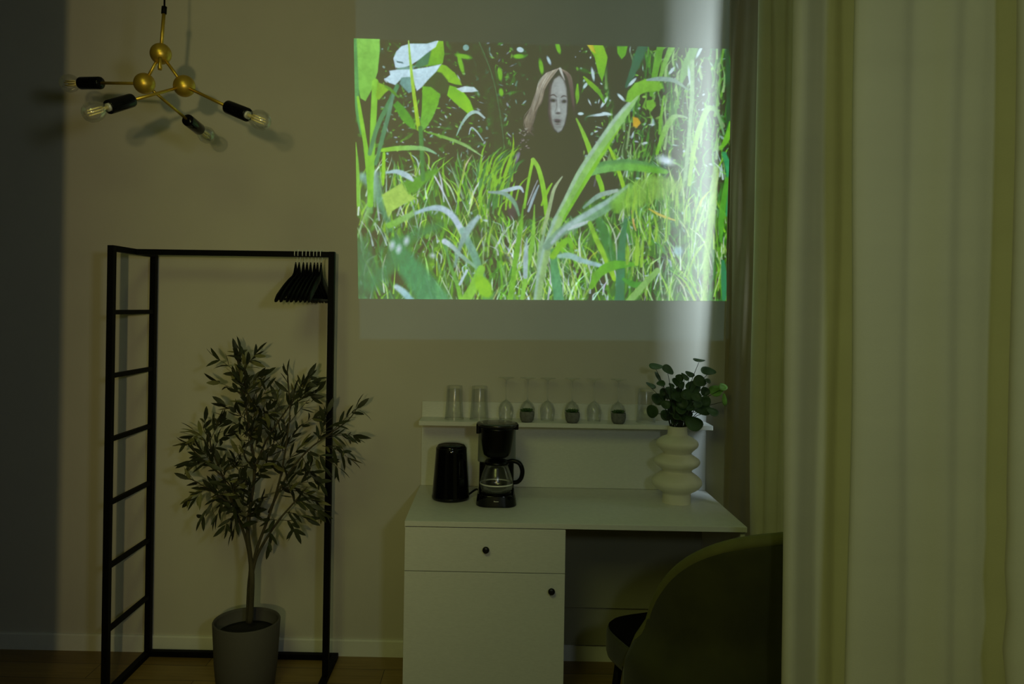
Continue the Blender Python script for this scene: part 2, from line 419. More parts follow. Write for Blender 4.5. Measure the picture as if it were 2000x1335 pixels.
    for x, y, L, a in ((905, 110, 16, .2), (900, 125, 22, 1.3), (977, 145, 13, 1.5), (979, 180, 8, 1.4), (1013, 110, 12, 0), (1057, 130, 15, 1.4), (1090, 92, 14, 1.3)):
        ell(x, y, L, 4.5, (118, 184, 52), a, soft=1.4)
    ell(1016, 97, 7, 5, (186, 216, 222), .3); ell(910, 93, 6, 6, (150, 200, 200), .3, alpha=.7); ell(1072, 118, 3, 9, (168, 200, 205), -.4)
    for x, y, rx, a in ((1158, 145, 13, 1.4), (1180, 200, 12, -1), (1235, 160, 11, -.8), (1213, 190, 10, .8), (1172, 224, 16, -.1), (1185, 222, 10, .2), (1143, 167, 7, -1), (1347, 150, 20, 1.45), (1366, 101, 14, -1.1), (1312, 138, 9, -.9), (1134, 222, 6, 0)):
        ell(x, y, rx, 3, (182, 212, 215), a, soft=1)
    poly([(1147, 87), (1178, 88), (1187, 112), (1184, 130), (1176, 160), (1168, 142), (1161, 112)], (140, 198, 46), 1.2, (112, 176, 44))
    poly([(1145, 86), (1158, 87), (1164, 105), (1154, 98)], (190, 186, 60), 1.2)
    poly([(1205, 90), (1226, 90), (1222, 108), (1214, 116), (1206, 104)], (110, 176, 44), 1.5)
    blade([(1140, 150), (1155, 165), (1170, 180), (1180, 200)], [3, 9, 8, 3], (140, 190, 40), (100, 160, 40))
    blade([(1128, 165), (1127, 190), (1125, 205)], [3, 9, 2], (122, 182, 40))
    # woman
    poly([(1045, 215), (1028, 238), (1014, 275), (1000, 320), (985, 370), (975, 400), (990, 430), (1120, 425), (1150, 380), (1142, 320), (1134, 260), (1120, 200)], (70, 63, 51), 2, (66, 60, 48))
    poly([(1090, 131), (1076, 133), (1062, 143), (1052, 165), (1044, 190), (1033, 212), (1022, 236), (1018, 262), (1030, 280), (1070, 300), (1120, 305), (1134, 280), (1130, 240), (1125, 195), (1118, 160), (1106, 139)], (86, 84, 66), 1.6, (66, 66, 50))
    for k in range(90):
        t = k / 89.; x0_, y0_ = 1092 - 26 * t, 133 + 10 * t; sp = U(0, 1)
        c = [(170, 166, 142), (142, 136, 112), (112, 107, 84), (196, 200, 186)][rng.randint(4)]
        blade([(x0_, y0_), (1066 - 14 * t + U(-2, 3), 165 + U(-4, 4)), (1052 - 12 * t + U(-2, 6), 200), (1036 - 14 * sp + U(0, 6), 232 + U(0, 12)), (1026 + 18 * sp, 250 + U(-6, 18))], [.9, 1.4, 1.2, 1.0, .4], c, (112, 106, 84), soft=.7, alpha=.75)
    for k in range(16):
        blade([(1094, 134), (1108 + k * .5, 150), (1116 + k * .4, 190 + k), (1122 + k * .4, 250)], [1, 1.6, 1.6, .6], (128, 118, 96) if k % 3 else (170, 165, 145), (76, 66, 52), soft=.9, alpha=.5)
    blade([(1094, 134), (1098, 145), (1103, 156)], [5, 4, 1], (196, 204, 196), soft=1.4, alpha=.85)
    poly([(1092, 148), (1082, 155), (1076, 170), (1073, 192), (1073, 214), (1076, 236), (1082, 252), (1090, 259), (1097, 255), (1103, 243), (1107, 222), (1108, 196), (1106, 172), (1100, 155)], (152, 160, 152), 2.0, (138, 148, 140))
    blade([(1075, 165), (1073, 200), (1075, 235), (1083, 256)], [4, 6, 6, 3], (100, 92, 78), soft=2.6, alpha=.75)
    ell(1094, 172, 8, 16, (166, 176, 170), 0, soft=5, alpha=.7); ell(1083, 218, 5, 9, (160, 174, 168), .2, soft=3, alpha=.6); ell(1101, 220, 3.5, 9, (156, 168, 162), 0, soft=3, alpha=.6)
    blade([(1074, 187), (1081, 185), (1087, 189)], [1.4, 2.4, 1.4], (84, 76, 64), soft=1, alpha=.85)
    blade([(1096, 190), (1101, 187), (1107, 189)], [1.4, 2.2, 1.2], (84, 76, 64), soft=1, alpha=.85)
    ell(1080, 196, 5.5, 3.6, (74, 70, 62), .1, soft=1.8, alpha=.85); ell(1102, 198, 4.8, 3.4, (74, 70, 62), -.1, soft=1.8, alpha=.85)
    ell(1080.5, 196.5, 1.5, 1.2, (40, 40, 38), soft=.7); ell(1102, 198.5, 1.4, 1.2, (40, 40, 38), soft=.7)
    blade([(1090, 192), (1091, 206), (1092, 216)], [3, 3.5, 4.5], (172, 184, 178), soft=1.6, alpha=.8)
    blade([(1087, 196), (1087, 208), (1085, 217)], [1.5, 1.5, 2], (112, 112, 102), soft=1.2, alpha=.6)
    ell(1090, 221, 4.6, 2.0, (84, 80, 72), 0, soft=1.2, alpha=.85)
    ell(1089, 235, 6.8, 2.6, (98, 90, 84), .08, soft=1.2, alpha=.95); ell(1089, 238, 5.6, 1.2, (58, 54, 50), .08, soft=.8, alpha=.9); ell(1089.5, 242, 5.0, 2.0, (114, 108, 100), .05, soft=1.2, alpha=.85)
    ell(1090, 248, 5, 1.4, (112, 114, 106), 0, soft=1.5, alpha=.6)
    blade([(1075, 245), (1085, 262), (1098, 258), (1106, 240)], [3, 4, 4, 3], (70, 64, 54), soft=2.2, alpha=.6)
    for k in range(46): ell(U(1013, 1032), U(250, 292), U(.8, 3), U(.6, 1.6), (156, 156, 140) if k % 2 else (96, 90, 76), U(-1, 1), soft=.8, alpha=.8)
    blade([(1012, 300), (1004, 325), (993, 352), (984, 378)], [8, 5, 4, 4], (116, 116, 122), (104, 100, 108), soft=1.6, alpha=.75)
    ell(1010, 307, 4, 9, (132, 138, 150), .4, soft=2, alpha=.7)
    poly([(988, 400), (1000, 385), (1020, 392), (1018, 420), (995, 432)], (112, 104, 92), 3, alpha=.6)
    # middle meadow: fine blades, deep shade first, sunlit ones last
    deep = [(60, 92, 46), (72, 116, 52), (52, 80, 46), (66, 104, 66), (78, 72, 54), (84, 128, 50)]
    mid = [(98, 156, 52), (84, 144, 66), (116, 180, 58), (92, 138, 84), (108, 168, 44), (134, 178, 116)]
    sun = [(140, 206, 58), (156, 212, 76), (128, 200, 46), (176, 214, 130), (196, 220, 204), (160, 204, 60), (184, 208, 212)]
    for cnt, pal, w0, w1, a0 in ((520, deep, 3, 9, .55), (760, mid, 1.6, 5.5, .6), (560, sun, 1.0, 4.4, .7)):
        for i in range(cnt):
            x = U(688, 1436); y = U(305, 650); L = U(18, 100)
            hw = abs(x - 1062)
            if hw < 95 and y - L < 415: y = U(445, 650); L = min(L, y - 415)
            if 1125 < x < 1215 and y - L < 385 and U(0, 1) < .85: continue
            if y - L < 285: continue
            if x < 850 and y > 470 and pal is sun and U(0, 1) < .7: continue
            lean = U(-.6, .6) + .12 * math.sin(x / 37.); bend = U(-18, 18)
            c = pal[rng.randint(len(pal))]; k = U(.85, 1.08); c = tuple(v * k for v in c); c2 = tuple(v * U(.85, 1.2) for v in c)
            e = (188, 208, 196) if (pal is not deep and U(0, 1) < .22) else None
            blade([(x, y), (x + math.sin(lean) * L * .5 + bend * .1, y - L * .55), (x + math.sin(lean) * L + bend, y - L * U(.8, 1))], [U(w0, w1), U(w0, w1) * .9, .5], c, c2, soft=U(.7, 1.6), alpha=U(a0, 1), n=5, edge=e)
        if pal is deep:
            for i in range(110): ell(U(690, 1432), U(360, 583), U(3, 12), U(6, 20), (66, 68, 50), U(-.5, .5), soft=4, alpha=U(.3, .8))
    for i in range(170):
        x, y = U(690, 1432), U(330, 583)
        if abs(x - 1062) < 80 and y < 420: continue
        ell(x, y, U(1, 6), U(.8, 2.2), [(176, 208, 216), (150, 190, 178)][rng.randint(2)], U(-1.5, 1.5), soft=.9, alpha=U(.4, .95))
    for i in range(45):
        x, y = U(690, 1432), U(420, 583); ell(x, y, U(2, 7), U(4, 12), (66, 76, 50), U(-.4, .4), soft=3, alpha=U(.3, .7))
    for i in range(60):
        x = U(930, 1010); y = U(330, 420); L = U(20, 60); lean = U(.1, .9)
        blade([(x, y), (x + L * .3 * lean, y - L * .6), (x + L * lean, y - L)], [4, 3.5, .5], (134, 196, 56) if i % 3 else (86, 140, 70), soft=1, alpha=.9)
    poly([(1120, 345), (1150, 338), (1215, 350), (1205, 372), (1150, 392), (1128, 385)], (74, 68, 54), 5, alpha=.75)
    for k in range(240):
        x = U(1235, 1420); y = U(380, 575); L = U(5, 26)
        blade([(x, y), (x + U(-2, 2), y - L)], [U(1, 2.6), .8], [(168, 208, 96), (186, 210, 190), (120, 176, 60), (96, 130, 70)][k % 4], soft=.8, alpha=U(.5, .95), n=2)
    # lower left
    blade([(700, 480), (720, 530), (700, 583)], [30, 40, 40], (80, 128, 88), soft=10, alpha=.7)
    blade([(770, 470), (800, 520), (850, 590)], [14, 44, 60], (70, 140, 84), (88, 158, 104), soft=9, alpha=.9)
    blade([(720, 560), (760, 520), (790, 470), (860, 440)], [20, 26, 24, 14], (72, 134, 84), (84, 146, 84), soft=8, alpha=.75)
    blade([(774, 560), (788, 570), (804, 588)], [10, 13, 12], (176, 208, 216), (130, 190, 190), soft=3)
    for x, y in ((766, 479), (779, 486), (794, 470), (845, 499)): ell(x, y, 5, 8 if x != 845 else 4, (186, 210, 222), .2, soft=3.5, alpha=.9)
    blade([(708, 345), (730, 360), (742, 395), (765, 450)], [16, 26, 16, 6], (128, 176, 160), (80, 140, 92), soft=6, alpha=.9)
    blade([(735, 340), (725, 385), (715, 430)], [12, 16, 8], (140, 186, 176), (130, 190, 90), soft=6, alpha=.8)
    poly([(746, 380), (784, 357), (800, 378), (812, 388), (790, 398), (766, 412), (758, 424), (752, 404)], (160, 204, 88), 1.6)
    poly([(786, 356), (820, 342), (852, 326), (858, 334), (838, 352), (812, 376), (798, 378)], (100, 164, 56), 3.2)
    blade([(760, 440), (785, 428), (812, 414)], [12, 12, 8], (120, 186, 66), (140, 190, 120), soft=2.5)
    blade([(812, 416), (838, 407), (862, 407), (884, 422), (903, 452)], [6, 9, 12, 12, 12], (150, 190, 196), (182, 206, 222), soft=2.4)
    blade([(903, 450), (925, 495), (942, 545), (954, 590)], [12, 15, 16, 18], (130, 176, 160), (84, 144, 88), soft=2.4)
    blade([(888, 520), (900, 478), (916, 446), (934, 424)], [5, 9, 14, 8], (110, 150, 130), (160, 194, 196), soft=3)
    blade([(868, 471), (884, 482), (902, 500), (930, 522)], [11, 9, 8, 6], (182, 206, 220), (120, 170, 130), soft=2)
    blade([(906, 590), (925, 560), (940, 525)], [17, 19, 15], (134, 200, 70), soft=2)
    blade([(900, 590), (893, 555), (880, 520), (870, 480)], [7, 8, 6, 3], (130, 200, 60), (90, 150, 90), soft=1.8)
    ell(945, 560, 14, 24, (140, 206, 46), -.5, soft=3)
    blade([(898, 555), (912, 528)], [5, 5], (176, 206, 216), soft=1.5)
    # upper left plant
    poly([(686, 66), (742, 66), (742, 100), (738, 140), (728, 172), (714, 198), (704, 192), (697, 160), (690, 120)], (132, 202, 84), 1.2, (122, 194, 74))
    blade([(692, 70), (695, 140), (698, 210), (706, 260)], [9, 9, 10, 6], (92, 158, 88), soft=2)
    blade([(733, 160), (729, 240), (726, 320), (722, 400)], [13, 12, 11, 9], (134, 206, 66), (126, 196, 60), soft=1.6)
    blade([(699, 190), (706, 235), (714, 285), (722, 350), (724, 400)], [5, 8, 9, 12, 10], (136, 206, 60), (126, 200, 60), soft=1.4)
    blade([(692, 280), (697, 330), (700, 400)], [8, 9, 7], (128, 196, 70), soft=1.6)
    poly([(738, 160), (752, 166), (764, 172), (750, 184), (740, 196), (734, 190)], (130, 184, 40), 1.4)
    blade([(776, 168), (758, 205), (738, 245), (722, 300)], [9, 10, 9, 8], (84, 140, 90), (96, 150, 96), soft=1.6)
    blade([(768, 185), (760, 220), (748, 265), (734, 320)], [5, 8, 9, 7], (104, 152, 124), (88, 144, 88), soft=1.6)
    poly([(768, 205), (776, 196), (792, 212), (806, 232), (814, 254), (802, 250), (784, 234)], (84, 150, 48), 1.4, (100, 172, 58))
    poly([(856, 79), (866, 80), (868, 104), (865, 124), (846, 128), (826, 130), (838, 104)], (132, 190, 36), 1.0, (112, 176, 40))
    poly([(806, 132), (826, 104), (842, 100), (836, 126), (820, 132)], (84, 132, 92), 1.6)
    poly([(768, 114), (774, 100), (784, 90), (800, 85), (834, 85), (857, 78), (851, 92), (834, 104), (818, 117), (803, 127), (786, 134), (772, 132)], (184, 220, 232), 1.1)
    poly([(774, 119), (786, 121), (788, 124), (776, 122)], (80, 110, 110), .8)
    poly([(772, 134), (796, 130), (812, 128), (804, 140), (786, 142)], (112, 156, 140), 1.4)
    poly([(861, 125), (872, 128), (888, 142), (898, 156), (903, 167), (886, 164), (868, 158), (852, 142)], (134, 194, 44), 1.2)
    poly([(846, 138), (862, 142), (874, 156), (878, 172), (872, 184), (860, 184), (842, 172), (822, 172), (826, 158)], (76, 98, 46), 1.8)
    poly([(878, 166), (890, 170), (906, 180), (918, 196), (927, 219), (914, 222), (894, 206), (873, 186)], (122, 192, 40), 1.2, (140, 204, 46))
    poly([(825, 168), (842, 170), (860, 184), (856, 204), (844, 232), (832, 250), (822, 258), (821, 238), (824, 206)], (116, 186, 44), 1.2, (108, 176, 70))
    poly([(751, 154), (762, 146), (760, 138), (774, 136), (808, 135), (834, 131), (862, 125), (852, 140), (838, 154), (824, 170), (814, 178), (808, 160), (800, 151), (786, 152), (772, 166), (760, 162)], (184, 220, 232), 1.2)
    poly([(784, 152), (800, 150), (808, 162), (808, 178), (798, 182), (788, 172), (780, 163)], (112, 160, 150), 1.5)
    blade([(798, 80), (802, 125), (808, 180), (818, 252)], [3, 4.5, 7, 8], (150, 200, 90), (164, 212, 48), soft=1.2)
    blade([(821, 250), (824, 300), (826, 350)], [9, 9, 8], (84, 140, 70), soft=2.2)
    poly([(891, 173), (908, 168), (926, 170), (934, 178), (922, 180), (902, 180)], (190, 220, 226), 1.1)
    blade([(892, 264), (903, 240), (918, 222), (932, 219), (946, 230)], [2, 5, 7, 6, 4], (136, 178, 160), (176, 204, 200), soft=1.2)
    blade([(916, 262), (921, 249), (932, 258), (944, 275)], [2, 3, 3, 2], (166, 194, 196), soft=1)
    blade([(832, 257), (868, 268), (905, 282), (942, 305)], [3, 6, 6, 2], (110, 170, 54), (150, 190, 130), soft=1.2)
    blade([(748, 293), (785, 289), (828, 290), (852, 300)], [8, 10, 8, 3], (138, 206, 54), (130, 180, 150), soft=1.4)
    blade([(750, 300), (749, 330), (748, 360)], [6, 7, 5], (140, 208, 50), soft=1.3)
    blade([(755, 337), (775, 335), (795, 343), (806, 352)], [4, 9, 11, 5], (150, 190, 190), (180, 206, 216), soft=2)
    blade([(778, 190), (764, 176), (752, 168)], [3, 6, 2], (96, 150, 52), soft=1.3)
    # centre
    blade([(1024, 405), (1033, 350), (1041, 312)], [6, 6, 7], (128, 192, 62), (144, 206, 60), soft=1.4)
    blade([(1041, 312), (1052, 330), (1062, 372), (1068, 425)], [9, 9, 10, 9], (150, 206, 76), (130, 200, 50), soft=1.4)
    blade([(1030, 400), (1042, 370), (1050, 352)], [2, 3, 2], (150, 164, 160), soft=1); blade([(1032, 412), (1042, 385), (1052, 362)], [5, 6, 3], (150, 176, 180), soft=1.4)
    blade([(1058, 400), (1070, 372), (1078, 358)], [5, 6, 3], (134, 194, 46), soft=1.2)
    blade([(1060, 455), (1072, 410), (1082, 370), (1098, 345)], [8, 8, 7, 3], (150, 180, 120), (150, 170, 130), soft=1.6)
    blade([(975, 375), (995, 370), (1015, 366), (1022, 375)], [4, 8, 7, 3], (170, 198, 204), soft=1.5)
    blade([(955, 375), (985, 378), (1004, 395), (1014, 420)], [4, 8, 8, 4], (150, 180, 180), (110, 160, 110), soft=2)
    blade([(985, 345), (992, 325), (1002, 290)], [6, 7, 3], (138, 196, 54), soft=1.2)
    blade([(1001, 300), (1003, 280), (1002, 262)], [4, 3, 1], (140, 190, 50), soft=1)
    for pts, c in ((((998, 583), (1005, 520), (1016, 450), (1022, 400)), (116, 180, 58)), (((1020, 583), (1030, 520), (1040, 470), (1044, 400)), (128, 192, 70)), (((1052, 583), (1054, 500), (1066, 440)), (136, 176, 130)), (((1026, 540), (1027, 500), (1029, 465)), (158, 190, 190))):
        blade(list(pts), [9] * (len(pts) - 1) + [2], c, soft=2)
    # right hand big blades
    blade([(1126, 232), (1140, 262), (1154, 300), (1162, 335)], [4, 8, 11, 12], (130, 180, 70), (142, 208, 50), soft=1.4)
    blade([(1186, 280), (1200, 310), (1212, 345), (1222, 380)], [4, 7, 8, 7], (150, 206, 46), soft=1.3)
    blade([(1168, 345), (1175, 365), (1178, 385)], [10, 10, 8], (134, 200, 44), soft=1.5)
    blade([(1130, 345), (1170, 328), (1220, 322), (1260, 326), (1300, 335)], [14, 22, 22, 20, 10], (120, 180, 110), (112, 184, 48), soft=2.2, edge=(96, 150, 84))
    blade([(1085, 440), (1110, 395), (1140, 340), (1172, 290), (1205, 240), (1232, 205), (1252, 180)], [18, 22, 28, 24, 19, 12, 2], (132, 192, 84), (146, 196, 120), soft=1.8)
    blade([(1078, 436), (1102, 392), (1131, 336), (1163, 287), (1198, 237), (1228, 202), (1250, 181)], [5, 7, 8, 8, 8, 7, 1], (156, 192, 166), (176, 204, 196), soft=2.4, alpha=.75)
    blade([(1095, 440), (1120, 395), (1152, 340), (1184, 290), (1212, 248)], [4, 6, 7, 6, 2], (120, 196, 40), (134, 200, 44), soft=2.2, alpha=.8)
    blade([(1050, 583), (1058, 530), (1070, 480), (1090, 430)], [16, 16, 18, 18], (136, 176, 110), (146, 190, 112), soft=2.4, edge=(150, 186, 170))
    blade([(1068, 480), (1100, 450), (1150, 422), (1195, 395), (1230, 365)], [16, 18, 24, 22, 14], (122, 160, 130), (116, 170, 110), soft=2.8)
    blade([(1078, 474), (1104, 446), (1150, 416), (1192, 390), (1226, 364)], [5, 9, 10, 8, 4], (170, 196, 200), (150, 186, 176), soft=2.6, alpha=.8)
    blade([(1110, 448), (1128, 440), (1150, 432)], [3, 8, 4], (190, 210, 216), soft=2.2, alpha=.8)
    blade([(1140, 405), (1170, 382), (1205, 372)], [5, 10, 7], (120, 160, 134), (160, 186, 170), soft=2)
    blade([(1205, 400), (1240, 382), (1280, 366), (1330, 362)], [26, 44, 46, 10], (122, 182, 60), (146, 190, 90), soft=8, alpha=.85)
    for k in range(26):
        x = U(1225, 1335); blade([(x, U(395, 440)), (x + U(-3, 3), U(370, 395)), (x + U(-8, 8), U(340, 365))], [U(1, 3), U(1, 3), .5], (150, 200, 70) if k % 2 else (104, 160, 56), soft=1.2, alpha=.7)
    blade([(1268, 408), (1290, 420), (1318, 430)], [3, 5, 3], (190, 184, 70), soft=1.4)
    blade([(1234, 412), (1238, 438), (1242, 450)], [3, 4, 2], (188, 164, 90), soft=1.2)
    blade([(1080, 490), (1084, 530), (1092, 590)], [10, 17, 20], (92, 156, 88), (94, 160, 110), soft=2)
    blade([(1080, 500), (1096, 478), (1112, 470), (1120, 500)], [12, 12, 10, 3], (130, 188, 50), (110, 180, 40), soft=2)
    blade([(1092, 500), (1112, 499), (1135, 508), (1178, 520)], [8, 12, 10, 8], (140, 186, 160), (150, 190, 190), soft=2.4)
    blade([(1152, 435), (1166, 470), (1184, 505), (1200, 545)], [8, 10, 12, 8], (128, 182, 60), (150, 206, 50), soft=1.8)
    blade([(1170, 432), (1185, 470), (1198, 520)], [14, 20, 12], (82, 140, 70), soft=3, alpha=.85)
    blade([(1222, 430), (1214, 490), (1210, 590)], [8, 15, 18], (84, 140, 88), (70, 134, 90), soft=2.2)
    blade([(1155, 560), (1172, 532), (1200, 518), (1245, 516)], [10, 17, 18, 5], (112, 176, 50), (104, 180, 44), soft=2)
    blade([(1218, 545), (1240, 556), (1262, 552)], [6, 12, 6], (90, 160, 60), soft=2)
    blade([(1228, 590), (1252, 562), (1284, 528)], [13, 13, 11], (134, 184, 96), soft=1.8)
    for x, y, L, wd in ((1243, 515, 60, 8), (1253, 520, 60, 5), (1268, 476, 52, 5), (1280, 470, 50, 5), (1225, 515, 40, 5), (1235, 425, 45, 4), (1300, 470, 60, 4)):
        blade([(x, y), (x + 2, y - L * .5), (x + U(-3, 6), y - L)], [wd, wd, 1], (140, 190, 62), soft=1.2)
    poly([(1222, 198), (1226, 178), (1240, 162), (1262, 153), (1292, 162), (1296, 172), (1284, 178), (1262, 180), (1244, 188), (1232, 200)], (126, 186, 60), 1.6)
    blade([(1264, 156), (1290, 154), (1318, 158), (1345, 176)], [4, 9, 8, 3], (146, 176, 170), (120, 150, 120), soft=1.4)
    poly([(1236, 228), (1246, 230), (1252, 240), (1244, 250), (1236, 246)], (196, 164, 50), 1.6)
    poly([(1262, 196), (1276, 194), (1282, 206), (1272, 218), (1262, 212)], (120, 178, 60), 1.6)
    blade([(1283, 300), (1296, 262), (1312, 232), (1328, 226), (1342, 230)], [6, 10, 11, 5, 3], (122, 190, 44), (150, 180, 150), soft=1.5)
    blade([(1300, 200), (1296, 190), (1288, 260)], [3, 4, 6], (120, 180, 60), soft=1.5)
    blade([(1346, 360), (1354, 300), (1368, 245), (1380, 216), (1391, 211), (1402, 222), (1414, 262)], [8, 9, 10, 12, 10, 8, 4], (150, 200, 70), (120, 164, 110), soft=1.6)
    blade([(1352, 120), (1352, 180), (1346, 260), (1338, 350)], [8, 9, 8, 7], (140, 178, 120), soft=2)
    blade([(1398, 330), (1390, 420), (1380, 500), (1375, 590)], [12, 14, 12, 10], (150, 196, 84), soft=3, alpha=.8)
    ell(1300, 313, 16, 8, (196, 220, 230), .3, soft=5); ell(1325, 490, 9, 9, (150, 190, 200), 0, soft=4, alpha=.8)
    for pts, c in ((((1420, 100), (1424, 200), (1420, 260)), (62, 104, 66)), (((1428, 240), (1420, 270), (1408, 290)), (120, 190, 60)), (((1414, 300), (1424, 340), (1420, 420)), (80, 160, 96)), (((1420, 350), (1410, 420), (1408, 470)), (100, 170, 60)), (((1414, 583), (1414, 540), (1412, 510)), (76, 144, 92))):
        blade(list(pts), [9, 12, 6], c, soft=2)
    g_ = img[0]; tex = (noise(3, 3, 11) - .5) * .10 + (noise(9, 14, 12) - .5) * .10
    lum = g_.mean(-1, keepdims=True) / 255.; g_ = g_ * (1 + tex[..., None] * np.clip(lum * 2, 0, 1))
    g_ = g_ * .90 + g_.mean(-1, keepdims=True) * .10
    return np.clip(g_, 0, 255), X0, Y0

def picture():
    im, X0, Y0 = paint()
    NX, NY = 760, 520
    TL, TR, BR, BL = (691, 75), (1436, 96), (1420, 587.5), (700, 583)
    u = np.linspace(0, 1, NX)[None, :]; v = np.linspace(0, 1, NY)[:, None]
    px = (TL[0] * (1 - u) + TR[0] * u) * (1 - v) + (BL[0] * (1 - u) + BR[0] * u) * v
    py = (TL[1] * (1 - u) + TR[1] * u) * (1 - v) + (BL[1] * (1 - u) + BR[1] * u) * v
    fx = np.clip(px - X0, 0, im.shape[1] - 2); fy = np.clip(py - Y0, 0, im.shape[0] - 2)
    ix = fx.astype(int); iy = fy.astype(int); tx = (fx - ix)[..., None]; ty = (fy - iy)[..., None]
    c = (im[iy, ix] * (1 - tx) + im[iy, ix + 1] * tx) * (1 - ty) + (im[iy + 1, ix] * (1 - tx) + im[iy + 1, ix + 1] * tx) * ty
    s = np.clip(c / 255., 0, 1); lin = np.where(s < .04045, s / 12.92, ((s + .055) / 1.055) ** 2.4)
    lin = np.clip(lin - np.array((.088, .094, .045)), 0, 1)       # what the lit wall itself already gives back
    Rn = np.array(R); vx = (px - PPX) / F; vy = -(py - PPY) / F
    dirs = np.stack([vx, vy, -np.ones_like(vx)], -1) @ Rn.T
    k = 3.3985 / dirs[..., 1:2]; pts = np.array(CAM) + dirs * k
    org = pts.reshape(-1, 3).mean(0); pts = pts - org
    me = bpy.data.meshes.new('projected_picture')
    me.vertices.add(NX * NY); me.vertices.foreach_set('co', pts.reshape(-1).astype(np.float32))
    i = np.arange((NY - 1) * (NX - 1)); r = i // (NX - 1); q = i % (NX - 1); a = r * NX + q
    quads = np.stack([a + NX, a + NX + 1, a + 1, a], -1).astype(np.int32)
    me.loops.add(quads.size); me.loops.foreach_set('vertex_index', quads.reshape(-1))
    me.polygons.add(len(quads)); me.polygons.foreach_set('loop_start', (np.arange(len(quads)) * 4).astype(np.int32))
    me.update(calc_edges=True)
    at = me.color_attributes.new('picture', 'FLOAT_COLOR', 'POINT')
    at.data.foreach_set('color', np.concatenate([lin, np.ones(lin.shape[:2] + (1,))], -1).reshape(-1).astype(np.float32))
    m = bpy.data.materials.new('projected_light'); m.use_nodes = True
    n = m.node_tree.nodes; l = m.node_tree.links; b = n['Principled BSDF']
    b.inputs['Base Color'].default_value = (*WALLC, 1); b.inputs['Roughness'].default_value = .85
    an = n.new('ShaderNodeAttribute'); an.attribute_name = 'picture'
    l.new(an.outputs['Color'], b.inputs['Emission Color']); b.inputs['Emission Strength'].default_value = 1.0
    me.materials.append(m)
    o = bpy.data.objects.new('projected_picture', me); COL.objects.link(o); o.location = org
    tag(o, 'bright projected film picture of a long-haired woman among tall green grass on the wall', 'projected picture')
picture()

# ------------------------------------------------------------------ curtains
def curtain(name, ctrl, z0, z1, label, th=.004, n=9, zn=36, skew=None, group=None, m=None):
    path = crom([(c[0], c[1], 0) for c in ctrl], n)
    bm = bmesh.new(); rows = []
    for j in range(zn + 1):
        t = j / zn; z = z0 + (z1 - z0) * t; row = []
        for i, p in enumerate(path):
            s = i / (len(path) - 1)
            wob = .006 * math.sin(3.1 * z + 17 * s) + .003 * math.sin(5.3 * z - 40 * s)
            x = p.x + wob * .8; y = p.y + wob * .5
            if z < 1.25 and s > .72: x += .006 * math.sin(z * 34 + s * 60) * (1.25 - z) * math.exp(-((s - .86) / .05) ** 2) * 2
            if skew: x += skew(z, s)[0]; y += skew(z, s)[1]
            row.append(bm.verts.new((x, y - 3.4, z)))
        rows.append(row)
    for a, b in zip(rows, rows[1:]):
        for i in range(len(a) - 1):
            f = bm.faces.new((a[i], a[i + 1], b[i + 1], b[i])); f.smooth = True
    o = obj(name, bm, m or M_curt, smooth=True, origin=(path[0].x, path[0].y - 3.4, z0))
    md = o.modifiers.new('thick', 'SOLIDIFY'); md.thickness = th
    tag(o, label, 'curtain'); 
    if group: o['group'] = group
    return o
main = [(1.03, 3.045), (1.006, 3.04), (.999, 3.015), (1.010, 2.99), (1.030, 2.985), (1.042, 2.99), (1.052, 2.97), (1.075, 2.963), (1.088, 2.965), (1.098, 2.945), (1.12, 2.94), (1.145, 2.92), (1.15, 2.86), (1.135, 2.76), (1.13, 2.6), (1.14, 2.45), (1.14, 2.28), (1.12, 2.17), (1.03, 2.135), (.90, 2.135),
        (.81, 2.115), (.780, 2.085), (.783, 2.063), (.803, 2.06), (.84, 2.082), (.87, 2.098), (.895, 2.092), (.925, 2.10), (.955, 2.07), (.96, 2.0), (.93, 1.93), (.87, 1.885), (.838, 1.835), (.85, 1.815), (.885, 1.805), (.925, 1.80), (.955, 1.805), (.985, 1.79), (1.015, 1.765), (1.045, 1.765),
        (1.075, 1.755), (1.115, 1.75), (1.15, 1.71), (1.13, 1.66), (1.075, 1.625), (1.052, 1.59), (1.065, 1.565), (1.11, 1.55), (1.17, 1.52), (1.24, 1.46), (1.30, 1.30), (1.25, 1.1), (1.33, .9)]
curtain('curtain', main, .012, 3.02, 'long cream curtain in wide vertical folds filling the right side, in front of the chair')
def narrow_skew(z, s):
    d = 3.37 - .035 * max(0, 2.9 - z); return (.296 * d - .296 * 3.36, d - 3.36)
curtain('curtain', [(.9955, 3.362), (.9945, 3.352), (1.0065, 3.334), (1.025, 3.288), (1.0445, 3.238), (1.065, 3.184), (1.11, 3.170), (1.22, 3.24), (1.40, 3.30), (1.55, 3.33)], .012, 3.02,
        'narrow shaded strip of curtain against the wall, beside the right edge of the projection', skew=narrow_skew, n=7, m=M_curt_shade)

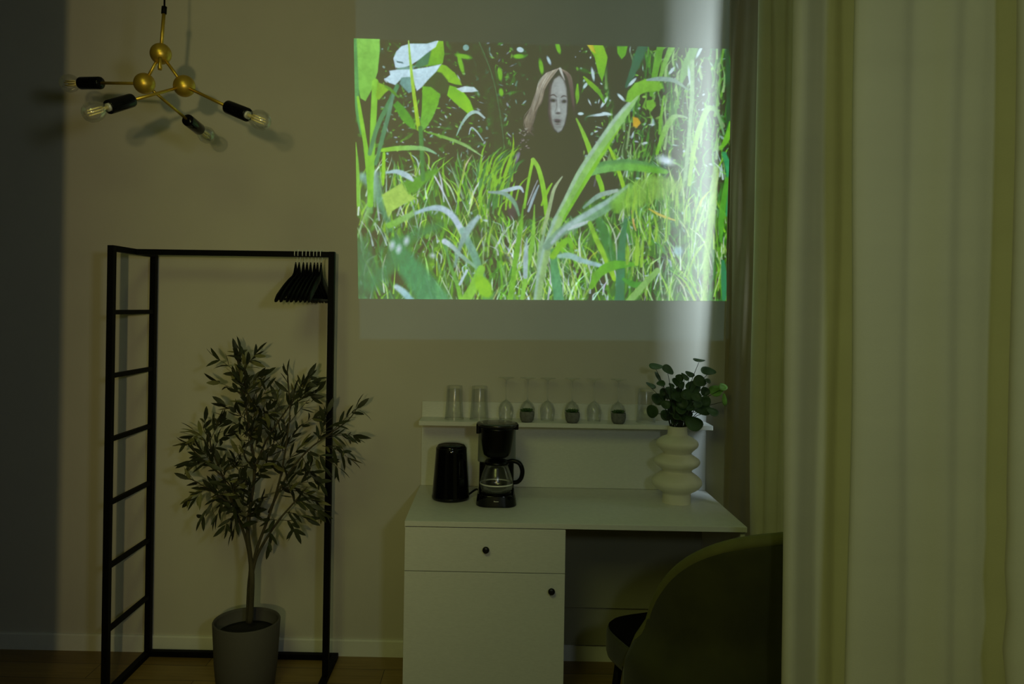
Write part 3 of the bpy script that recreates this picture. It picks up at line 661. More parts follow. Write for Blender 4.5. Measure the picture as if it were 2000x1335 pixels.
# ------------------------------------------------------------------ pendant lamp
def pendant():
    S = .95
    def Q(px, py, d): return P(px, py, d * S)
    top, le, ri = Q(314, 105, 2.7), Q(282, 163, 2.7), Q(360, 168, 2.69)
    t = thing('pendant_lamp', 'brass pendant lamp with three balls, four black sockets and clear filament bulbs', 'pendant lamp', (top.x, top.y, ZC))
    c0 = Q(321, 18, 2.7); c1 = Q(320, 27, 2.7)
    obj('cord', tube(bmesh.new(), [Vector((c0.x, c0.y, ZC - .02)), c0], .003), M_black, t, True)
    obj('canopy', lathe(bmesh.new(), [(0, 0), (.05, 0), (.05, -.02), (.01, -.03), (0, -.03)], (c0.x, c0.y, ZC)), M_brass, t)
    obj('cord_grip', tube(bmesh.new(), [Q(321, 13, 2.7), c1], .0085), M_black, t, True)
    obj('rod', tube(bmesh.new(), [c1, top], .0058), M_brass, t, True, label='upright brass rod above the top ball')
    def ball(c, r=.0345):
        bm = bmesh.new(); bmesh.ops.create_uvsphere(bm, u_segments=32, v_segments=20, radius=r)
        bmesh.ops.translate(bm, verts=bm.verts, vec=c); obj('ball', bm, M_brass, t, True)
    ball(top); ball(le); ball(ri, .0355)
    n0 = Q(312.5, 124, 2.66); n1 = Q(312.5, 134, 2.66)
    obj('finial', lathe(bmesh.new(), [(.0, -.022), (.006, -.021), (.0075, -.012), (.0055, 0), (.0055, .02), (0, .02)], n0, 16), M_brass, t, True)
    obj('rod', tube(bmesh.new(), [top, le], .0052), M_brass, t, True); obj('rod', tube(bmesh.new(), [top, ri], .0052), M_brass, t, True)
    arms = [(le, (198, 162, 2.78), (151, 162.5, 2.82)), (ri, (260, 195, 2.53), (213, 209, 2.455)), (le, (365, 233, 2.865), (399, 260, 3.0)), (ri, (443, 208, 2.56), (490, 227, 2.515))]
    for c, a, b in arms:
        a = Q(*a); b = Q(*b); ax = (b - a).normalized()
        obj('arm', tube(bmesh.new(), [c, a + ax * .01], .0052), M_brass, t, True)
        sk = obj('socket', lathe(bmesh.new(), [(0, -.001), (.016, 0), (.0205, .004), (.0215, .010), (.0215, .091), (.0200, .095), (.0165, .094), (.0165, .07), (0, .07)], a, 32, ax), M_sock, t, True)
        e = a + ax * .094
        bl = obj('bulb', lathe(bmesh.new(), [(.0128, -.006), (.0128, .004), (.0150, .014), (.0215, .024), (.0285, .038), (.0312, .053), (.0292, .067), (.022, .079), (.011, .0862), (0, .0878)], e, 32, ax), M_bulb, t, True, label='clear round glass bulb')
        bl.modifiers.new('thick', 'SOLIDIFY').thickness = .0009
        ORG[bl.name] = ORG[t.name]
        u = ax.cross(Vector((0, 0, 1))).normalized(); v = ax.cross(u)
        bm = bmesh.new(); tube(bm, [e + ax * .0, e + ax * .026], [.007, .004], 12)
        for k in range(6):
            q = u * math.cos(k * PI / 3) + v * math.sin(k * PI / 3)
            tube(bm, [e + ax * .018 + q * .003, e + ax * .026 + q * .009, e + ax * .068 + q * .0085], .0021, 6)
        obj('filament', bm, M_fil, bl)
        obj('bulb_cap', lathe(bmesh.new(), [(0, -.012), (.0125, -.012), (.0125, .002), (.0105, .004), (0, .004)], e, 20, ax), M_chrome, bl, True)
pendant()

# ------------------------------------------------------------------ clothes rack
RX0, RX1, RF, RB, RM, RZ = -1.483, -.671, 2.985, 3.355, 3.17, 1.747
def bar(bm, a, b, wx, wz):   # axis-aligned square tube
    a = Vector(a); b = Vector(b); h = Vector((wx, wz, wx)) / 2
    return bm
def rack():
    t = thing('clothes_rack', 'open black metal clothes rack with a ladder of rungs on its left side', 'clothes rack', D((RX0 + RX1) / 2, RM, 0))
    h = .0125
    def b_(name, a, b): obj(name, box(bmesh.new(), a, b, .0012), M_black, t)
    b_('post', D(RX0 - h, RF - h, .0), D(RX0 + h, RF + h, RZ)); b_('post', D(RX0 - h, RB - h, 0), D(RX0 + h, RB + h, RZ))
    b_('post', D(RX1 - h, RM - h, .022), D(RX1 + h, RM + h, RZ))
    b_('top_side_rail', D(RX0 - h, RF + h, RZ - .022), D(RX0 + h, RB - h, RZ))
    b_('hanging_rail', D(RX0 + h, RM - .011, RZ - .023), D(RX1 - h, RM + .011, RZ - .0005))
    b_('base_side_rail', D(RX0 - h, RF + h, 0), D(RX0 + h, RB - h, .024))
    b_('base_side_rail', D(RX1 - h, RF - h, 0), D(RX1 + h, RB + h, .024))
    b_('base_back_rail', D(RX0 + h, RB - h, 0), D(RX1 - h, RB + h, .024))
    for k in range(6):
        z = 1.489 - .246 * k
        b_('rung', D(RX0 - .008, RF + h, z - .009), D(RX0 + .008, RB - h, z + .009))
rack()

# ------------------------------------------------------------------ hangers
def hanger(x, rz, label, tilt):
    o = D(x, RM, RZ)
    t = thing('coat_hanger', label, 'clothes hanger', o, 'black hangers on the rack')
    # local frame: y is the shoulder direction
    bm = bmesh.new(); zt = -.055
    hk = [(0, .0, zt - .012), (0, 0, zt + .006)]
    for k in range(9):
        a = -PI / 2 + k / 8 * PI * 1.32
        hk.append((0, .0135 * math.cos(a) * 1.0 + 0.0 - .0, -.012 + .0185 * math.sin(a) + .0))
    pts = [o + Vector(p) for p in [(0, 0, zt - .01), (0, .002, zt + .008), (0, .0135, -.036), (0, .0175, -.014), (0, .0155, .001), (0, .009, .0055), (0, 0, .0045), (0, -.008, .0045), (0, -.0145, -.001), (0, -.0165, -.012), (0, -.015, -.02)]]
    obj('hook', tube(bm, pts, .00165, 8), M_chrome, t, True)
    obj('ferrule', tube(bmesh.new(), [o + Vector((0, 0, zt - .016)), o + Vector((0, 0, zt + .004))], .0034, 10), M_chrome, t, True)
    bm = bmesh.new()
    for s in (-1, 1):   # swelling shoulder arm
        n = 12; rings = []
        for i in range(n + 1):
            u = i / n; y = s * (.205 * u); z = zt - .008 - .040 * min(1, u / .10) - .100 * u ** 1.15; wd = .0048 + .0007 * u; hh = .014 + .006 * math.sin(PI * u) + .006 * max(0, 1 - u * 6)
            if i == n: wd *= .55; hh *= .5
            rings.append([bm.verts.new(o + Vector((wd * math.cos(2 * PI * k / 12), y, z + hh * math.sin(2 * PI * k / 12)))) for k in range(12)])
        for a, b in zip(rings, rings[1:]):
            for k in range(12):
                f = bm.faces.new((a[k], a[(k + 1) % 12], b[(k + 1) % 12], b[k])); f.smooth = True
        bm.faces.new(rings[0]); bm.faces.new(rings[-1])
    obj('shoulders', bm, M_hang, t)
    obj('trouser_bar', tube(bmesh.new(), [o + Vector((0, -.19, zt - .142)), o + Vector((0, .19, zt - .142))], .0045, 10), M_hang, t)
    t.rotation_euler = (0, tilt, rz); return t
hx = [578, 584.5, 593, 600, 607, 614.5, 620.5, 627.5]
hl = ['black hanger farthest left of the eight on the rail', 'second black hanger from the left end of the eight', 'third black hanger from the left of the eight on the rail', 'fourth black hanger from the left, in the middle of the bunch',
      'fifth black hanger from the left, in the middle of the bunch', 'third black hanger counted from the rack\'s right post', 'second black hanger counted from the rack\'s right post', 'black hanger closest to the rack\'s right post']
hr = [-.12, -.09, -.06, -.055, -.035, -.03, -.005, 0]
proto = None
for i, px in enumerate(hx):
    x = P(px, 492, RM).x
    if proto is None: proto = hanger(x, hr[0], hl[0], 0)
    else: copy_tree(proto, D(x, RM, RZ), hr[i], hl[i])

# ------------------------------------------------------------------ olive tree
def leaf(bm, p, dirv, L, wd, mi, curl=.15):
    dirv = dirv.normalized(); side = dirv.cross(Vector((random.uniform(-1, 1), random.uniform(-1, .2), random.uniform(-.6, 1)))).normalized()
    nrm = side.cross(dirv); prof = [(0, .12), (.2, .75), (.5, 1), (.8, .65), (1, .03)]; mids = []; ls = []; rs = []
    for t, ww in prof:
        c = p + dirv * L * t + nrm * (-curl * L * t * t)
        ls.append(bm.verts.new(c + side * wd * .5 * ww + nrm * wd * .08 * ww)); mids.append(bm.verts.new(c)); rs.append(bm.verts.new(c - side * wd * .5 * ww + nrm * wd * .08 * ww))
    for i in range(4):
        for a, b in ((ls, mids), (mids, rs)):
            f = bm.faces.new((a[i], b[i], b[i + 1], a[i + 1])); f.smooth = True; f.material_index = mi
def tree():
    dT = 3.06; base = P(484, 1210, dT); base.z = .25
    foot = Vector((P(482, 1203, dT).x, base.y, 0))
    t = thing('potted_olive_tree', 'artificial olive tree in a round grey pot, standing inside the black rack', 'potted tree', foot)
    r0, r1 = .109, .1295; hp = .285
    prof = [(0, 0), (r0 - .006, 0), (r0, .006), (r0 + .012, .12), (r1, hp - .004), (r1 - .002, hp), (r1 - .007, hp), (r1 - .009, hp - .01), (r1 - .014, hp - .06), (0, hp - .06)]
    pot = obj('pot', lathe(bmesh.new(), prof, foot, 64), M_pot, t)
    obj('soil', lathe(bmesh.new(), [(0, .024), (.06, .022), (r1 - .0155, .012), (r1 - .017, .0)], foot + Vector((0, 0, hp - .062)), 40), M_soil, pot)
    rnd = random.Random(11)
    tr = bmesh.new(); fol = bmesh.new()
    def Q(px, py, dd=0): return P(px, py, dT + dd)
    # stems: (polyline px,py,depth offset), radius start/end
    j = (487, 1105, 0); k = (482, 1040, .0)
    stems = [
        ([(488, 1215, 0), (491, 1160, 0), (492, 1120, .0), (488, 1080, 0), (484, 1035, .01), (490, 980, .02), (497, 920, .02), (489, 850, .0), (478, 780, -.01), (467, 720, -.01), (461, 690, -.01)], .0125, .0022),
        ([(484, 1215, .01), (486, 1150, .015), (489, 1100, .01), (478, 1045, .02), (455, 985, .02), (435, 930, .02), (415, 880, 0), (405, 840, -.02)], .009, .002),
        ([(491, 1130, 0), (500, 1090, .0), (518, 1055, -.02), (545, 1015, -.03), (575, 980, -.04), (600, 950, -.04)], .007, .002),
        ([(494, 1110, 0), (502, 1070, .01), (528, 1000, .0), (548, 930, -.01), (560, 860, -.02), (566, 800, -.01), (562, 730, .0)], .007, .0018),
        ([(525, 1000, 0), (560, 930, -.05), (600, 880, -.07), (640, 850, -.075), (680, 820, -.075), (697, 797, -.07)], .005, .0014),
        ([(497, 920, 0), (520, 860, .03), (560, 800, .03), (590, 760, .02), (608, 740, .01)], .005, .0014),
        ([(455, 985, 0), (430, 970, -.03), (400, 950, -.04), (372, 935, -.04)], .004, .0014),
        ([(435, 930, 0), (405, 905, .0), (378, 880, .02), (362, 862, .03)], .004, .0014),
    ]
    for pts, ra, rb in stems:
        q = crom([tuple(Q(*p)) for p in pts], 4); n = len(q)
        tube(tr, q, [ra + (rb - ra) * i / (n - 1) for i in range(n)], 8)
    def spray(a, b, n, L=.062, mixp=.12, w=.019):
        """twig from a to b (px,py,depth) with leaf pairs"""
        A = Q(*a); B = Q(*b); mid = (A + B) / 2 + Vector((rnd.uniform(-.012, .012), rnd.uniform(-.02, .02), rnd.uniform(0, .014)))
        q = crom([tuple(A), tuple(mid), tuple(B)], 6); tube(tr, q, [.0016 - .001 * i / (len(q) - 1) for i in range(len(q))], 5)
        for i in range(n):
            s = (i + .6) / n; idx = min(int(s * (len(q) - 1)), len(q) - 2); p = q[idx] + (q[idx + 1] - q[idx]) * (s * (len(q) - 1) - idx)
            tdir = (q[idx + 1] - q[idx]).normalized()
            for sgn in (-1, 1):
                if rnd.random() < .12: continue
                rv = Vector((rnd.uniform(-1, 1), rnd.uniform(-.9, .7), rnd.uniform(-1, 1)))
                perp = (rv - tdir * rv.dot(tdir)).normalized() * sgn
                leaf(fol, p, tdir * rnd.uniform(.5, 1.1) + perp * rnd.uniform(.35, .9) + Vector((0, 0, rnd.uniform(-.35, .1))), L * rnd.uniform(.6, 1.2), w * rnd.uniform(.6, 1.0), 1 if rnd.random() < mixp * (3 if p.x < -1.13 else 1) else 0, rnd.uniform(-.1, .5))
        leaf(fol, B, (B - mid), L, w, 0)
    # hand-placed twigs following the crown seen in the photograph
    T = [((478, 780, 0), (462, 690, -.02), 6), ((470, 735, 0), (425, 700, -.03), 3), ((470, 740, 0), (500, 690, .02), 3), ((478, 780, 0), (425, 745, -.02), 4), ((478, 775, 0), (505, 735, -.03), 4), ((484, 820, 0), (440, 790, -.03), 5), ((482, 810, 0), (520, 760, .0), 5),
         ((478, 770, 0), (475, 700, -.05), 6), ((482, 800, 0), (470, 745, -.06), 6), ((490, 860, 0), (440, 815, -.06), 6), ((488, 850, 0), (525, 800, -.04), 6), ((490, 880, 0), (470, 810, -.07), 6), ((488, 860, 0), (500, 790, -.06), 6),
         ((565, 790, 0), (562, 730, 0), 4), ((566, 800, 0), (600, 735, -.02), 5), ((562, 830, 0), (618, 765, -.03), 6), ((560, 850, 0), (540, 780, .0), 5), ((560, 870, 0), (612, 815, -.05), 6), ((555, 880, 0), (520, 820, -.03), 5), ((575, 790, 0), (602, 770, -.04), 4), ((585, 770, 0), (610, 745, .0), 4),
         ((640, 850, -.075), (697, 797, -.07), 5), ((640, 850, -.075), (692, 850, -.09), 4), ((625, 862, -.07), (640, 805, -.06), 4), ((630, 870, -.07), (682, 895, -.08), 4), ((605, 880, -.06), (660, 912, -.06), 4), ((620, 862, -.07), (655, 830, -.08), 4), ((650, 870, -.075), (675, 880, -.075), 2),
         ((600, 880, -.06), (632, 910, -.05), 4), ((590, 890, -.05), (625, 945, -.04), 5), ((560, 930, -.04), (610, 920, -.06), 5), ((550, 930, 0), (590, 870, -.05), 6), ((545, 950, 0), (600, 965, -.05), 6), ((545, 960, 0), (618, 940, -.03), 6),
         ((575, 980, -.04), (605, 985, -.05), 5), ((560, 1000, -.03), (598, 1012, -.05), 5), ((545, 1015, -.03), (575, 1035, -.05), 4), ((535, 1025, -.02), (525, 1062, -.04), 3), ((540, 1015, -.02), (500, 1020, -.05), 4), ((575, 975, -.04), (560, 935, -.06), 5), ((590, 965, -.04), (620, 995, -.04), 4),
         ((405, 850, 0), (400, 822, -.01), 3), ((410, 860, 0), (430, 825, -.03), 4), ((415, 880, 0), (375, 850, .02), 5), ((415, 885, 0), (445, 845, -.05), 6), ((425, 910, 0), (385, 905, -.04), 5), ((430, 920, 0), (395, 880, -.03), 6), ((435, 930, 0), (470, 880, -.06), 7),
         ((400, 950, -.04), (370, 935, -.04), 4), ((410, 955, -.04), (385, 970, -.05), 4), ((430, 970, -.03), (395, 1010, -.05), 4), ((440, 975, -.03), (425, 1005, -.05), 4), ((450, 985, 0), (415, 955, -.06), 6), ((445, 960, 0), (430, 905, -.07), 7), ((455, 985, 0), (470, 930, -.08), 7),
         ((460, 1000, 0), (440, 1025, -.04), 4), ((470, 1010, 0), (455, 1035, -.03), 3), ((480, 1000, 0), (510, 975, -.06), 6), ((485, 990, 0), (450, 950, -.07), 7), ((492, 960, 0), (460, 900, -.08), 7), ((495, 940, 0), (525, 890, -.07), 6), ((497, 920, 0), (470, 850, -.08), 7), ((497, 920, 0), (505, 850, -.08), 7),
         ((495, 985, 0), (480, 935, -.07), 7), ((480, 1010, 0), (500, 1000, -.07), 6), ((475, 1000, 0), (450, 990, -.08), 6), ((498, 900, 0), (540, 860, -.05), 6), ((505, 930, 0), (545, 900, -.05), 5), ((380, 880, .0), (362, 862, .03), 4), ((395, 895, 0), (372, 900, .0), 4)]
    for a, b, n in T: spray(a, b, n)
    for (a, b, n) in T[:24:2] + T[40:60:3]:
        spray((a[0] + rnd.uniform(-8, 8), a[1] + rnd.uniform(-8, 8), .06), (b[0] + rnd.uniform(-14, 14), b[1] + rnd.uniform(-10, 14), .07), n - 1, mixp=.5)
    obj('trunk', tr, M_bark, t)
    obj('foliage', fol, [M_leaf, M_leafy], t)
tree()

# ------------------------------------------------------------------ desk with shelf unit
DX0, DX1 = P(820, 948, 3.385).x, P(1377, 955, 3.385).x
DZ, DF, DB = .752, 2.818, 3.384
CX1 = P(1104, 1100, 2.83).x
def desk():
    t = thing('desk', 'white laminate desk with a drawer and a cupboard on its left side', 'desk', D((DX0 + DX1) / 2, 3.1, 0))
    def b_(name, a, b, m=M_white, bev=.0012, parent=t): return obj(name, box(bmesh.new(), a, b, bev), m, parent)
    b_('worktop', D(DX0, DF, DZ - .019), D(DX1, DB, DZ))
    cab = bmesh.new()
    fz = DZ - .020
    box(cab, D(DX0 + .002, DF + .022, .0), D(DX0 + .018, DB, fz)); box(cab, D(CX1 - .018, DF + .022, 0), D(CX1 - .002, DB, fz))
    box(cab, D(DX0 + .018, DF + .06, 0), D(CX1 - .018, DF + .076, .06)); box(cab, D(DX0 + .018, DF + .022, .06), D(CX1 - .018, DB, .076)); box(cab, D(DX0 + .018, DB - .012, .0), D(CX1 - .018, DB - .002, fz))
    box(cab, D(DX0 + .018, DF + .025, fz - .018), D(CX1 - .018, DB, fz - .001))
    obj('carcass', cab, M_white, t)
    zb = P(949, 1117, DF + .006).z
    dr = b_('drawer', D(DX0 + .001, DF + .004, zb + .0015), D(CX1 - .001, DF + .021, fz - .003))
    dn = b_('door', D(DX0 + .001, DF + .004, .06), D(CX1 - .001, DF + .021, zb - .0015))
    kp = [(0, .0005), (.0055, 0), (.005, -.008), (.0105, -.013), (.0125, -.018), (.0118, -.023), (.008, -.0255), (0, -.0262)]
    for par, px, py in ((dr, 949, 1073), (dn, 1077, 1154)):
        c = P(px, py, DF - .01); c.y = DF + .004 - 3.4
        obj('knob', lathe(bmesh.new(), kp, c, 28, (0, 1, 0)), M_knob, par, True, label='round black knob')
    b_('side_panel', D(DX1 - .018, DF + .02, 0), D(DX1 - .001, DB, fz))
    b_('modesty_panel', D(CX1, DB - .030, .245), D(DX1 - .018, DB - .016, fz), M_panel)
    b_('wall_shade_panel', D(CX1, DB - .015, .078), D(DX1 - .018, DB - .001, fz), M_panel)  # added dark sheet standing in for the shaded wall below the panel
desk()
def shelf():
    x0 = P(823, 880, 3.384).x; x1 = DX1
    t = thing('wall_shelf', 'white shelf board with back panel, standing on the desk against the wall', 'shelf', D((x0 + x1) / 2, 3.38, DZ))
    pz = P(823, 783, 3.383).z
    obj('back_panel', box(bmesh.new(), D(x0, 3.3835, DZ + .0005), D(x1, 3.399, pz), .001), M_white, t)
    s0 = P(818, 827, 3.25).x; s1 = P(1393, 833, 3.25).x
    obj('shelf_board', box(bmesh.new(), D(s0, 3.25, 1.033), D(s1, 3.383, 1.051), .001), M_white, t)
shelf()
SZ = 1.051
# ------------------------------------------------------------------ glasses
def wine(px, label):
    c = P(px, 812, 3.325); c.z = SZ + .0003
    t = thing('wine_glass', label, 'wine glass', c, 'wine glasses upside down on the shelf')
    outer = [(.0275, 0), (.0305, .018), (.0325, .036), (.0315, .052), (.026, .068), (.016, .079), (.006, .085), (.0035, .090)]
    inner = [(.0035, .0855), (.012, .078), (.0225, .067), (.0300, .051), (.0311, .036), (.0291, .018), (.0262, .0)]
    obj('bowl', lathe(bmesh.new(), outer + [(0, .090), (0, .086)] + inner + [(.0275, 0)], c, 40), M_glass, t, True)
    obj('stem', lathe(bmesh.new(), [(0, .0905), (.0034, .0905), (.0030, .12), (.0032, .168), (0, .168)], c, 14), M_glass, t, True)
    obj('foot', lathe(bmesh.new(), [(0, .1685), (.004, .1685), (.012, .176), (.0335, .180), (.0338, .1812), (0, .1825)], c, 40), M_glass, t, True)
    return t
WL = ['upturned wine glass farthest left in its row, above the coffee maker', 'upturned wine glass behind the leftmost little succulent', 'upturned wine glass between the leftmost and middle succulents',
      'upturned wine glass behind the middle little succulent', 'upturned wine glass between the middle and rightmost succulents', 'upturned wine glass behind the rightmost little succulent']
w0 = None
for px, lb in zip((988, 1030, 1069, 1117, 1160, 1207), WL):
    if w0 is None: w0 = wine(px, lb); continue
    c = P(px, 812, 3.325); c.z = SZ + .0003; copy_tree(w0, c, None, lb)
def tumbler(px, label, d=3.325):
    c = P(px, 812, d); c.z = SZ + .0003
    o = [(.041, 0), (.0405, .004), (.036, .07), (.0335, .138), (.032, .1425), (0, .1435)]; i = [(0, .128), (.029, .128), (.031, .122), (.0335, .07), (.0385, 0), (.041, 0)]
    return tag(obj('tumbler', lathe(bmesh.new(), o + i, (0, 0, 0), 44), M_glass, smooth=True), label, 'glass', 'tall tumblers upside down on the shelf'), c
tb, c = tumbler(887, 'tall clear tumbler upside down, nearest the left end of the shelf'); tb.location = c
for px, lb, d in ((936, 'tall clear tumbler upside down, between the other left tumbler and the wine glasses', 3.325), (1261, 'tall clear tumbler upside down beside the vase plant\'s leaves', 3.325)):
    k = tb.copy(); COL.objects.link(k); c = P(px, 812, d); c.z = SZ + .0003; k.location = c; k['label'] = lb
# ------------------------------------------------------------------ little succulents
def succulent(px, label, seed):
    c = P(px, 820, 3.278); c.z = SZ + .0003
    t = thing('potted_succulent', label, 'succulent', c, 'little succulents in grey bowls')
    pot = obj('bowl', lathe(bmesh.new(), [(0, 0), (.021, 0), (.0265, .008), (.0305, .024), (.0305, .038), (.0285, .045), (.0265, .045), (.027, .038), (0, .038)], c, 36), M_stone, t, True)
    obj('soil', lathe(bmesh.new(), [(0, .003), (.0255, 0)], c + Vector((0, 0, .0385)), 24), M_soil, pot)
    bm = bmesh.new(); rnd = random.Random(seed)
    for k in range(34):
        ring = k / 34; a = k * 2.4; L = .012 + .018 * ring; el = (1 - ring) * 1.3 + .18
        dv = Vector((math.cos(a) * math.cos(el), math.sin(a) * math.cos(el), math.sin(el))); p = c + Vector((math.cos(a) * .006 * ring, math.sin(a) * .006 * ring, .042))
        q = [p + dv * L * s for s in (0, .35, .7, 1)]; tube(bm, q, [.0022, .0042, .0038, .0004], 7)
    obj('rosette', bm, M_succ, t, True)
for px, lb, s in ((1029, 'small green succulent in a grey bowl, nearest the coffee maker', 1), (1118, 'small green succulent in a grey bowl, in the middle of the three', 2), (1208, 'small green succulent in a grey bowl, nearest the vase', 3)): succulent(px, lb, s)

# ------------------------------------------------------------------ kettle and coffee maker
def kettle():
    c = PZ(880, 973, DZ); c.z = DZ + .0004; k = 1 / 1520 * (c.y + 3.4)
    t = thing('kettle', 'glossy black tapered kettle on the desk, left of the coffee maker', 'kettle', c)
    prof = [(0, 0), (.0725, 0), (.0765, .004), (.077, .012), (.0745, .022), (.073, .05), (.0675, .12), (.063, .185), (.0625, .2)]
    obj('body', lathe(bmesh.new(), [(r * 1.0, z * 1.03) for r, z in prof] + [(.061, .2085), (.060, .2085), (0, .2085)], c, 56), M_bk, t, True)
    obj('lid', lathe(bmesh.new(), [(.0585, .2088), (.0580, .213), (.052, .220), (.03, .2245), (0, .2255)], c, 56), M_bk, t, True)
    obj('cord', tube(bmesh.new(), crom([tuple(c + Vector(q)) for q in ((.072, .0, .016), (.090, .02, .026), (.105, .04, .03), (.115, .09, .012), (.118, .14, .006))], 6), .004, 8), M_bkm, t, True)
kettle()
def coffee():
    c = P(969, 980, 3.11); c.z = DZ + .0004; d0 = 3.115
    t = thing('coffee_maker', 'black drip coffee maker with a glass jug, on the desk right of the kettle', 'coffee maker', c)
    def V(x, y, z): return c + Vector((x, y, z))
    def rr(bm, hx_, y0, y1, z0, z1, r, n=6, taper=1.0):
        rings = []
        for z, s in ((z0, 1), (z0 + .004, 1.02), (z1 - .004, taper), (z1, taper * .97)):
            ring = []
            for cx_, cy_, a0 in ((hx_ - r, y1 - r, 0), (-hx_ + r, y1 - r, PI / 2), (-hx_ + r, y0 + r, PI), (hx_ - r, y0 + r, 3 * PI / 2)):
                for k in range(n + 1):
                    a = a0 + PI / 2 * k / n; ring.append(bm.verts.new(V((cx_ + r * math.cos(a)) * s, cy_ + r * math.sin(a), z)))
            rings.append(ring)
        for a, b in zip(rings, rings[1:]):
            for k in range(len(a)):
                f = bm.faces.new((a[k], a[(k + 1) % len(a)], b[(k + 1) % len(a)], b[k])); f.smooth = True
        bm.faces.new(rings[0]); bm.faces.new(rings[-1]); return bm
    base = obj('base', rr(bmesh.new(), .079, -.085, .10, 0, .045, .045, taper=.94), M_bk, t)
    obj('hot_plate', lathe(bmesh.new(), [(0, .0455), (.058, .0455), (.060, .048), (.056, .050), (0, .050)], V(0, -.022, 0), 48), M_bkm, base, True)
    obj('tower', rr(bmesh.new(), .070, .048, .10, .040, .150, .02), M_bkm, t)
    obj('water_tank', rr(bmesh.new(), .076, .045, .10, .1505, .306, .022), M_tank, t, label='smoky grey water tank')
    fun = obj('filter_basket', lathe(bmesh.new(), [(0, .188), (.040, .188), (.052, .196), (.058, .215), (.065, .26), (.069, .298), (.0705, .306), (0, .306)], V(0, -.026, 0), 52), M_bkm, t, True)
    obj('lid', lathe(bmesh.new(), [(.0, .3065), (.079, .3065), (.082, .309), (.0825, .316), (.080, .3195), (.06, .3215), (0, .3225)], V(0, -.010, 0), 60), M_lid, t, True)
    obj('latch', box(bmesh.new(), V(-.083, -.035, .278), V(-.068, -.005, .3175), .003), M_bkm, t)
    obj('latch', box(bmesh.new(), V(.068, -.035, .296), V(.084, -.005, .3175), .003), M_bkm, t)
    J = V(0, -.024, .0508)
    jo = [(0, 0), (.050, 0), (.062, .008), (.0655, .025), (.064, .045), (.057, .070), (.047, .095), (.043, .108)]
    ji = [(.0412, .108), (.0452, .095), (.0552, .070), (.0622, .045), (.0637, .025), (.0605, .010), (.049, .002), (0, .002)]
    jug = obj('jug', lathe(bmesh.new(), jo + ji, J, 52), M_glass, t, True, label='clear glass jug')
    obj('jug_lid', lathe(bmesh.new(), [(0, .1085), (.048, .1085), (.050, .113), (.044, .122), (.02, .127), (0, .1275)], J, 44), M_bkm, jug, True)
    obj('jug_band', lathe(bmesh.new(), [(.0646, .030), (.0660, .030), (.0655, .035), (.0642, .035)], J, 44), M_chrome, jug, True)
    hp = crom([tuple(J + Vector(q)) for q in ((.040, 0, .115), (.062, -.004, .121), (.088, -.008, .114), (.101, -.010, .088), (.098, -.010, .058), (.084, -.008, .040), (.066, -.004, .036))], 6)
    obj('handle', tube(bmesh.new(), hp, [.008 + .001 * math.sin(PI * i / (len(hp) - 1)) for i in range(len(hp))], 14), M_bkm, jug, True)
    # small pale lettering on the base
    bm = bmesh.new(); x = -.0095
    for wd, hh in ((.0026, .0040), (.0024, .0028), (.0028, .0028), (.0024, .0028), (.0024, .0028), (.0022, .0028)):
        box(bm, V(x, -.0862, .0225), V(x + wd, -.0858, .0225 + hh)); x += wd + .0007
    obj('lettering', bm, M_ink, base, label='small pale lettering, too small to read')
coffee()

# ------------------------------------------------------------------ vase with leafy stems
VC = PZ(1321, 980, DZ); VC.z = DZ + .0004
def vase():
    t = thing('vase', 'cream ceramic vase of stacked rounded rings, on the desk', 'vase', VC)
    key = [(.0, 0), (.052, 0), (.0565, .003), (.0565, .036), (.062, .044), (.085, .058), (.0985, .074), (.1005, .084), (.096, .096), (.078, .112), (.061, .124), (.0585, .130), (.066, .139), (.083, .150), (.0915, .163), (.088, .175), (.072, .187), (.0575, .196), (.0570, .202), (.066, .213), (.080, .226), (.0840, .238), (.079, .250), (.061, .263), (.044, .271), (.0395, .280), (.038, .300), (.0385, .306), (.0365, .3085), (.034, .305), (.033, .28), (.033, .20), (0, .20)]
    q = crom([(a, b, 0) for a, b in key], 3); q = [(max(0, v.x), v.y) for v in q]
    obj('body', lathe(bmesh.new(), q, VC, 64), M_vase, t, True)
vase()
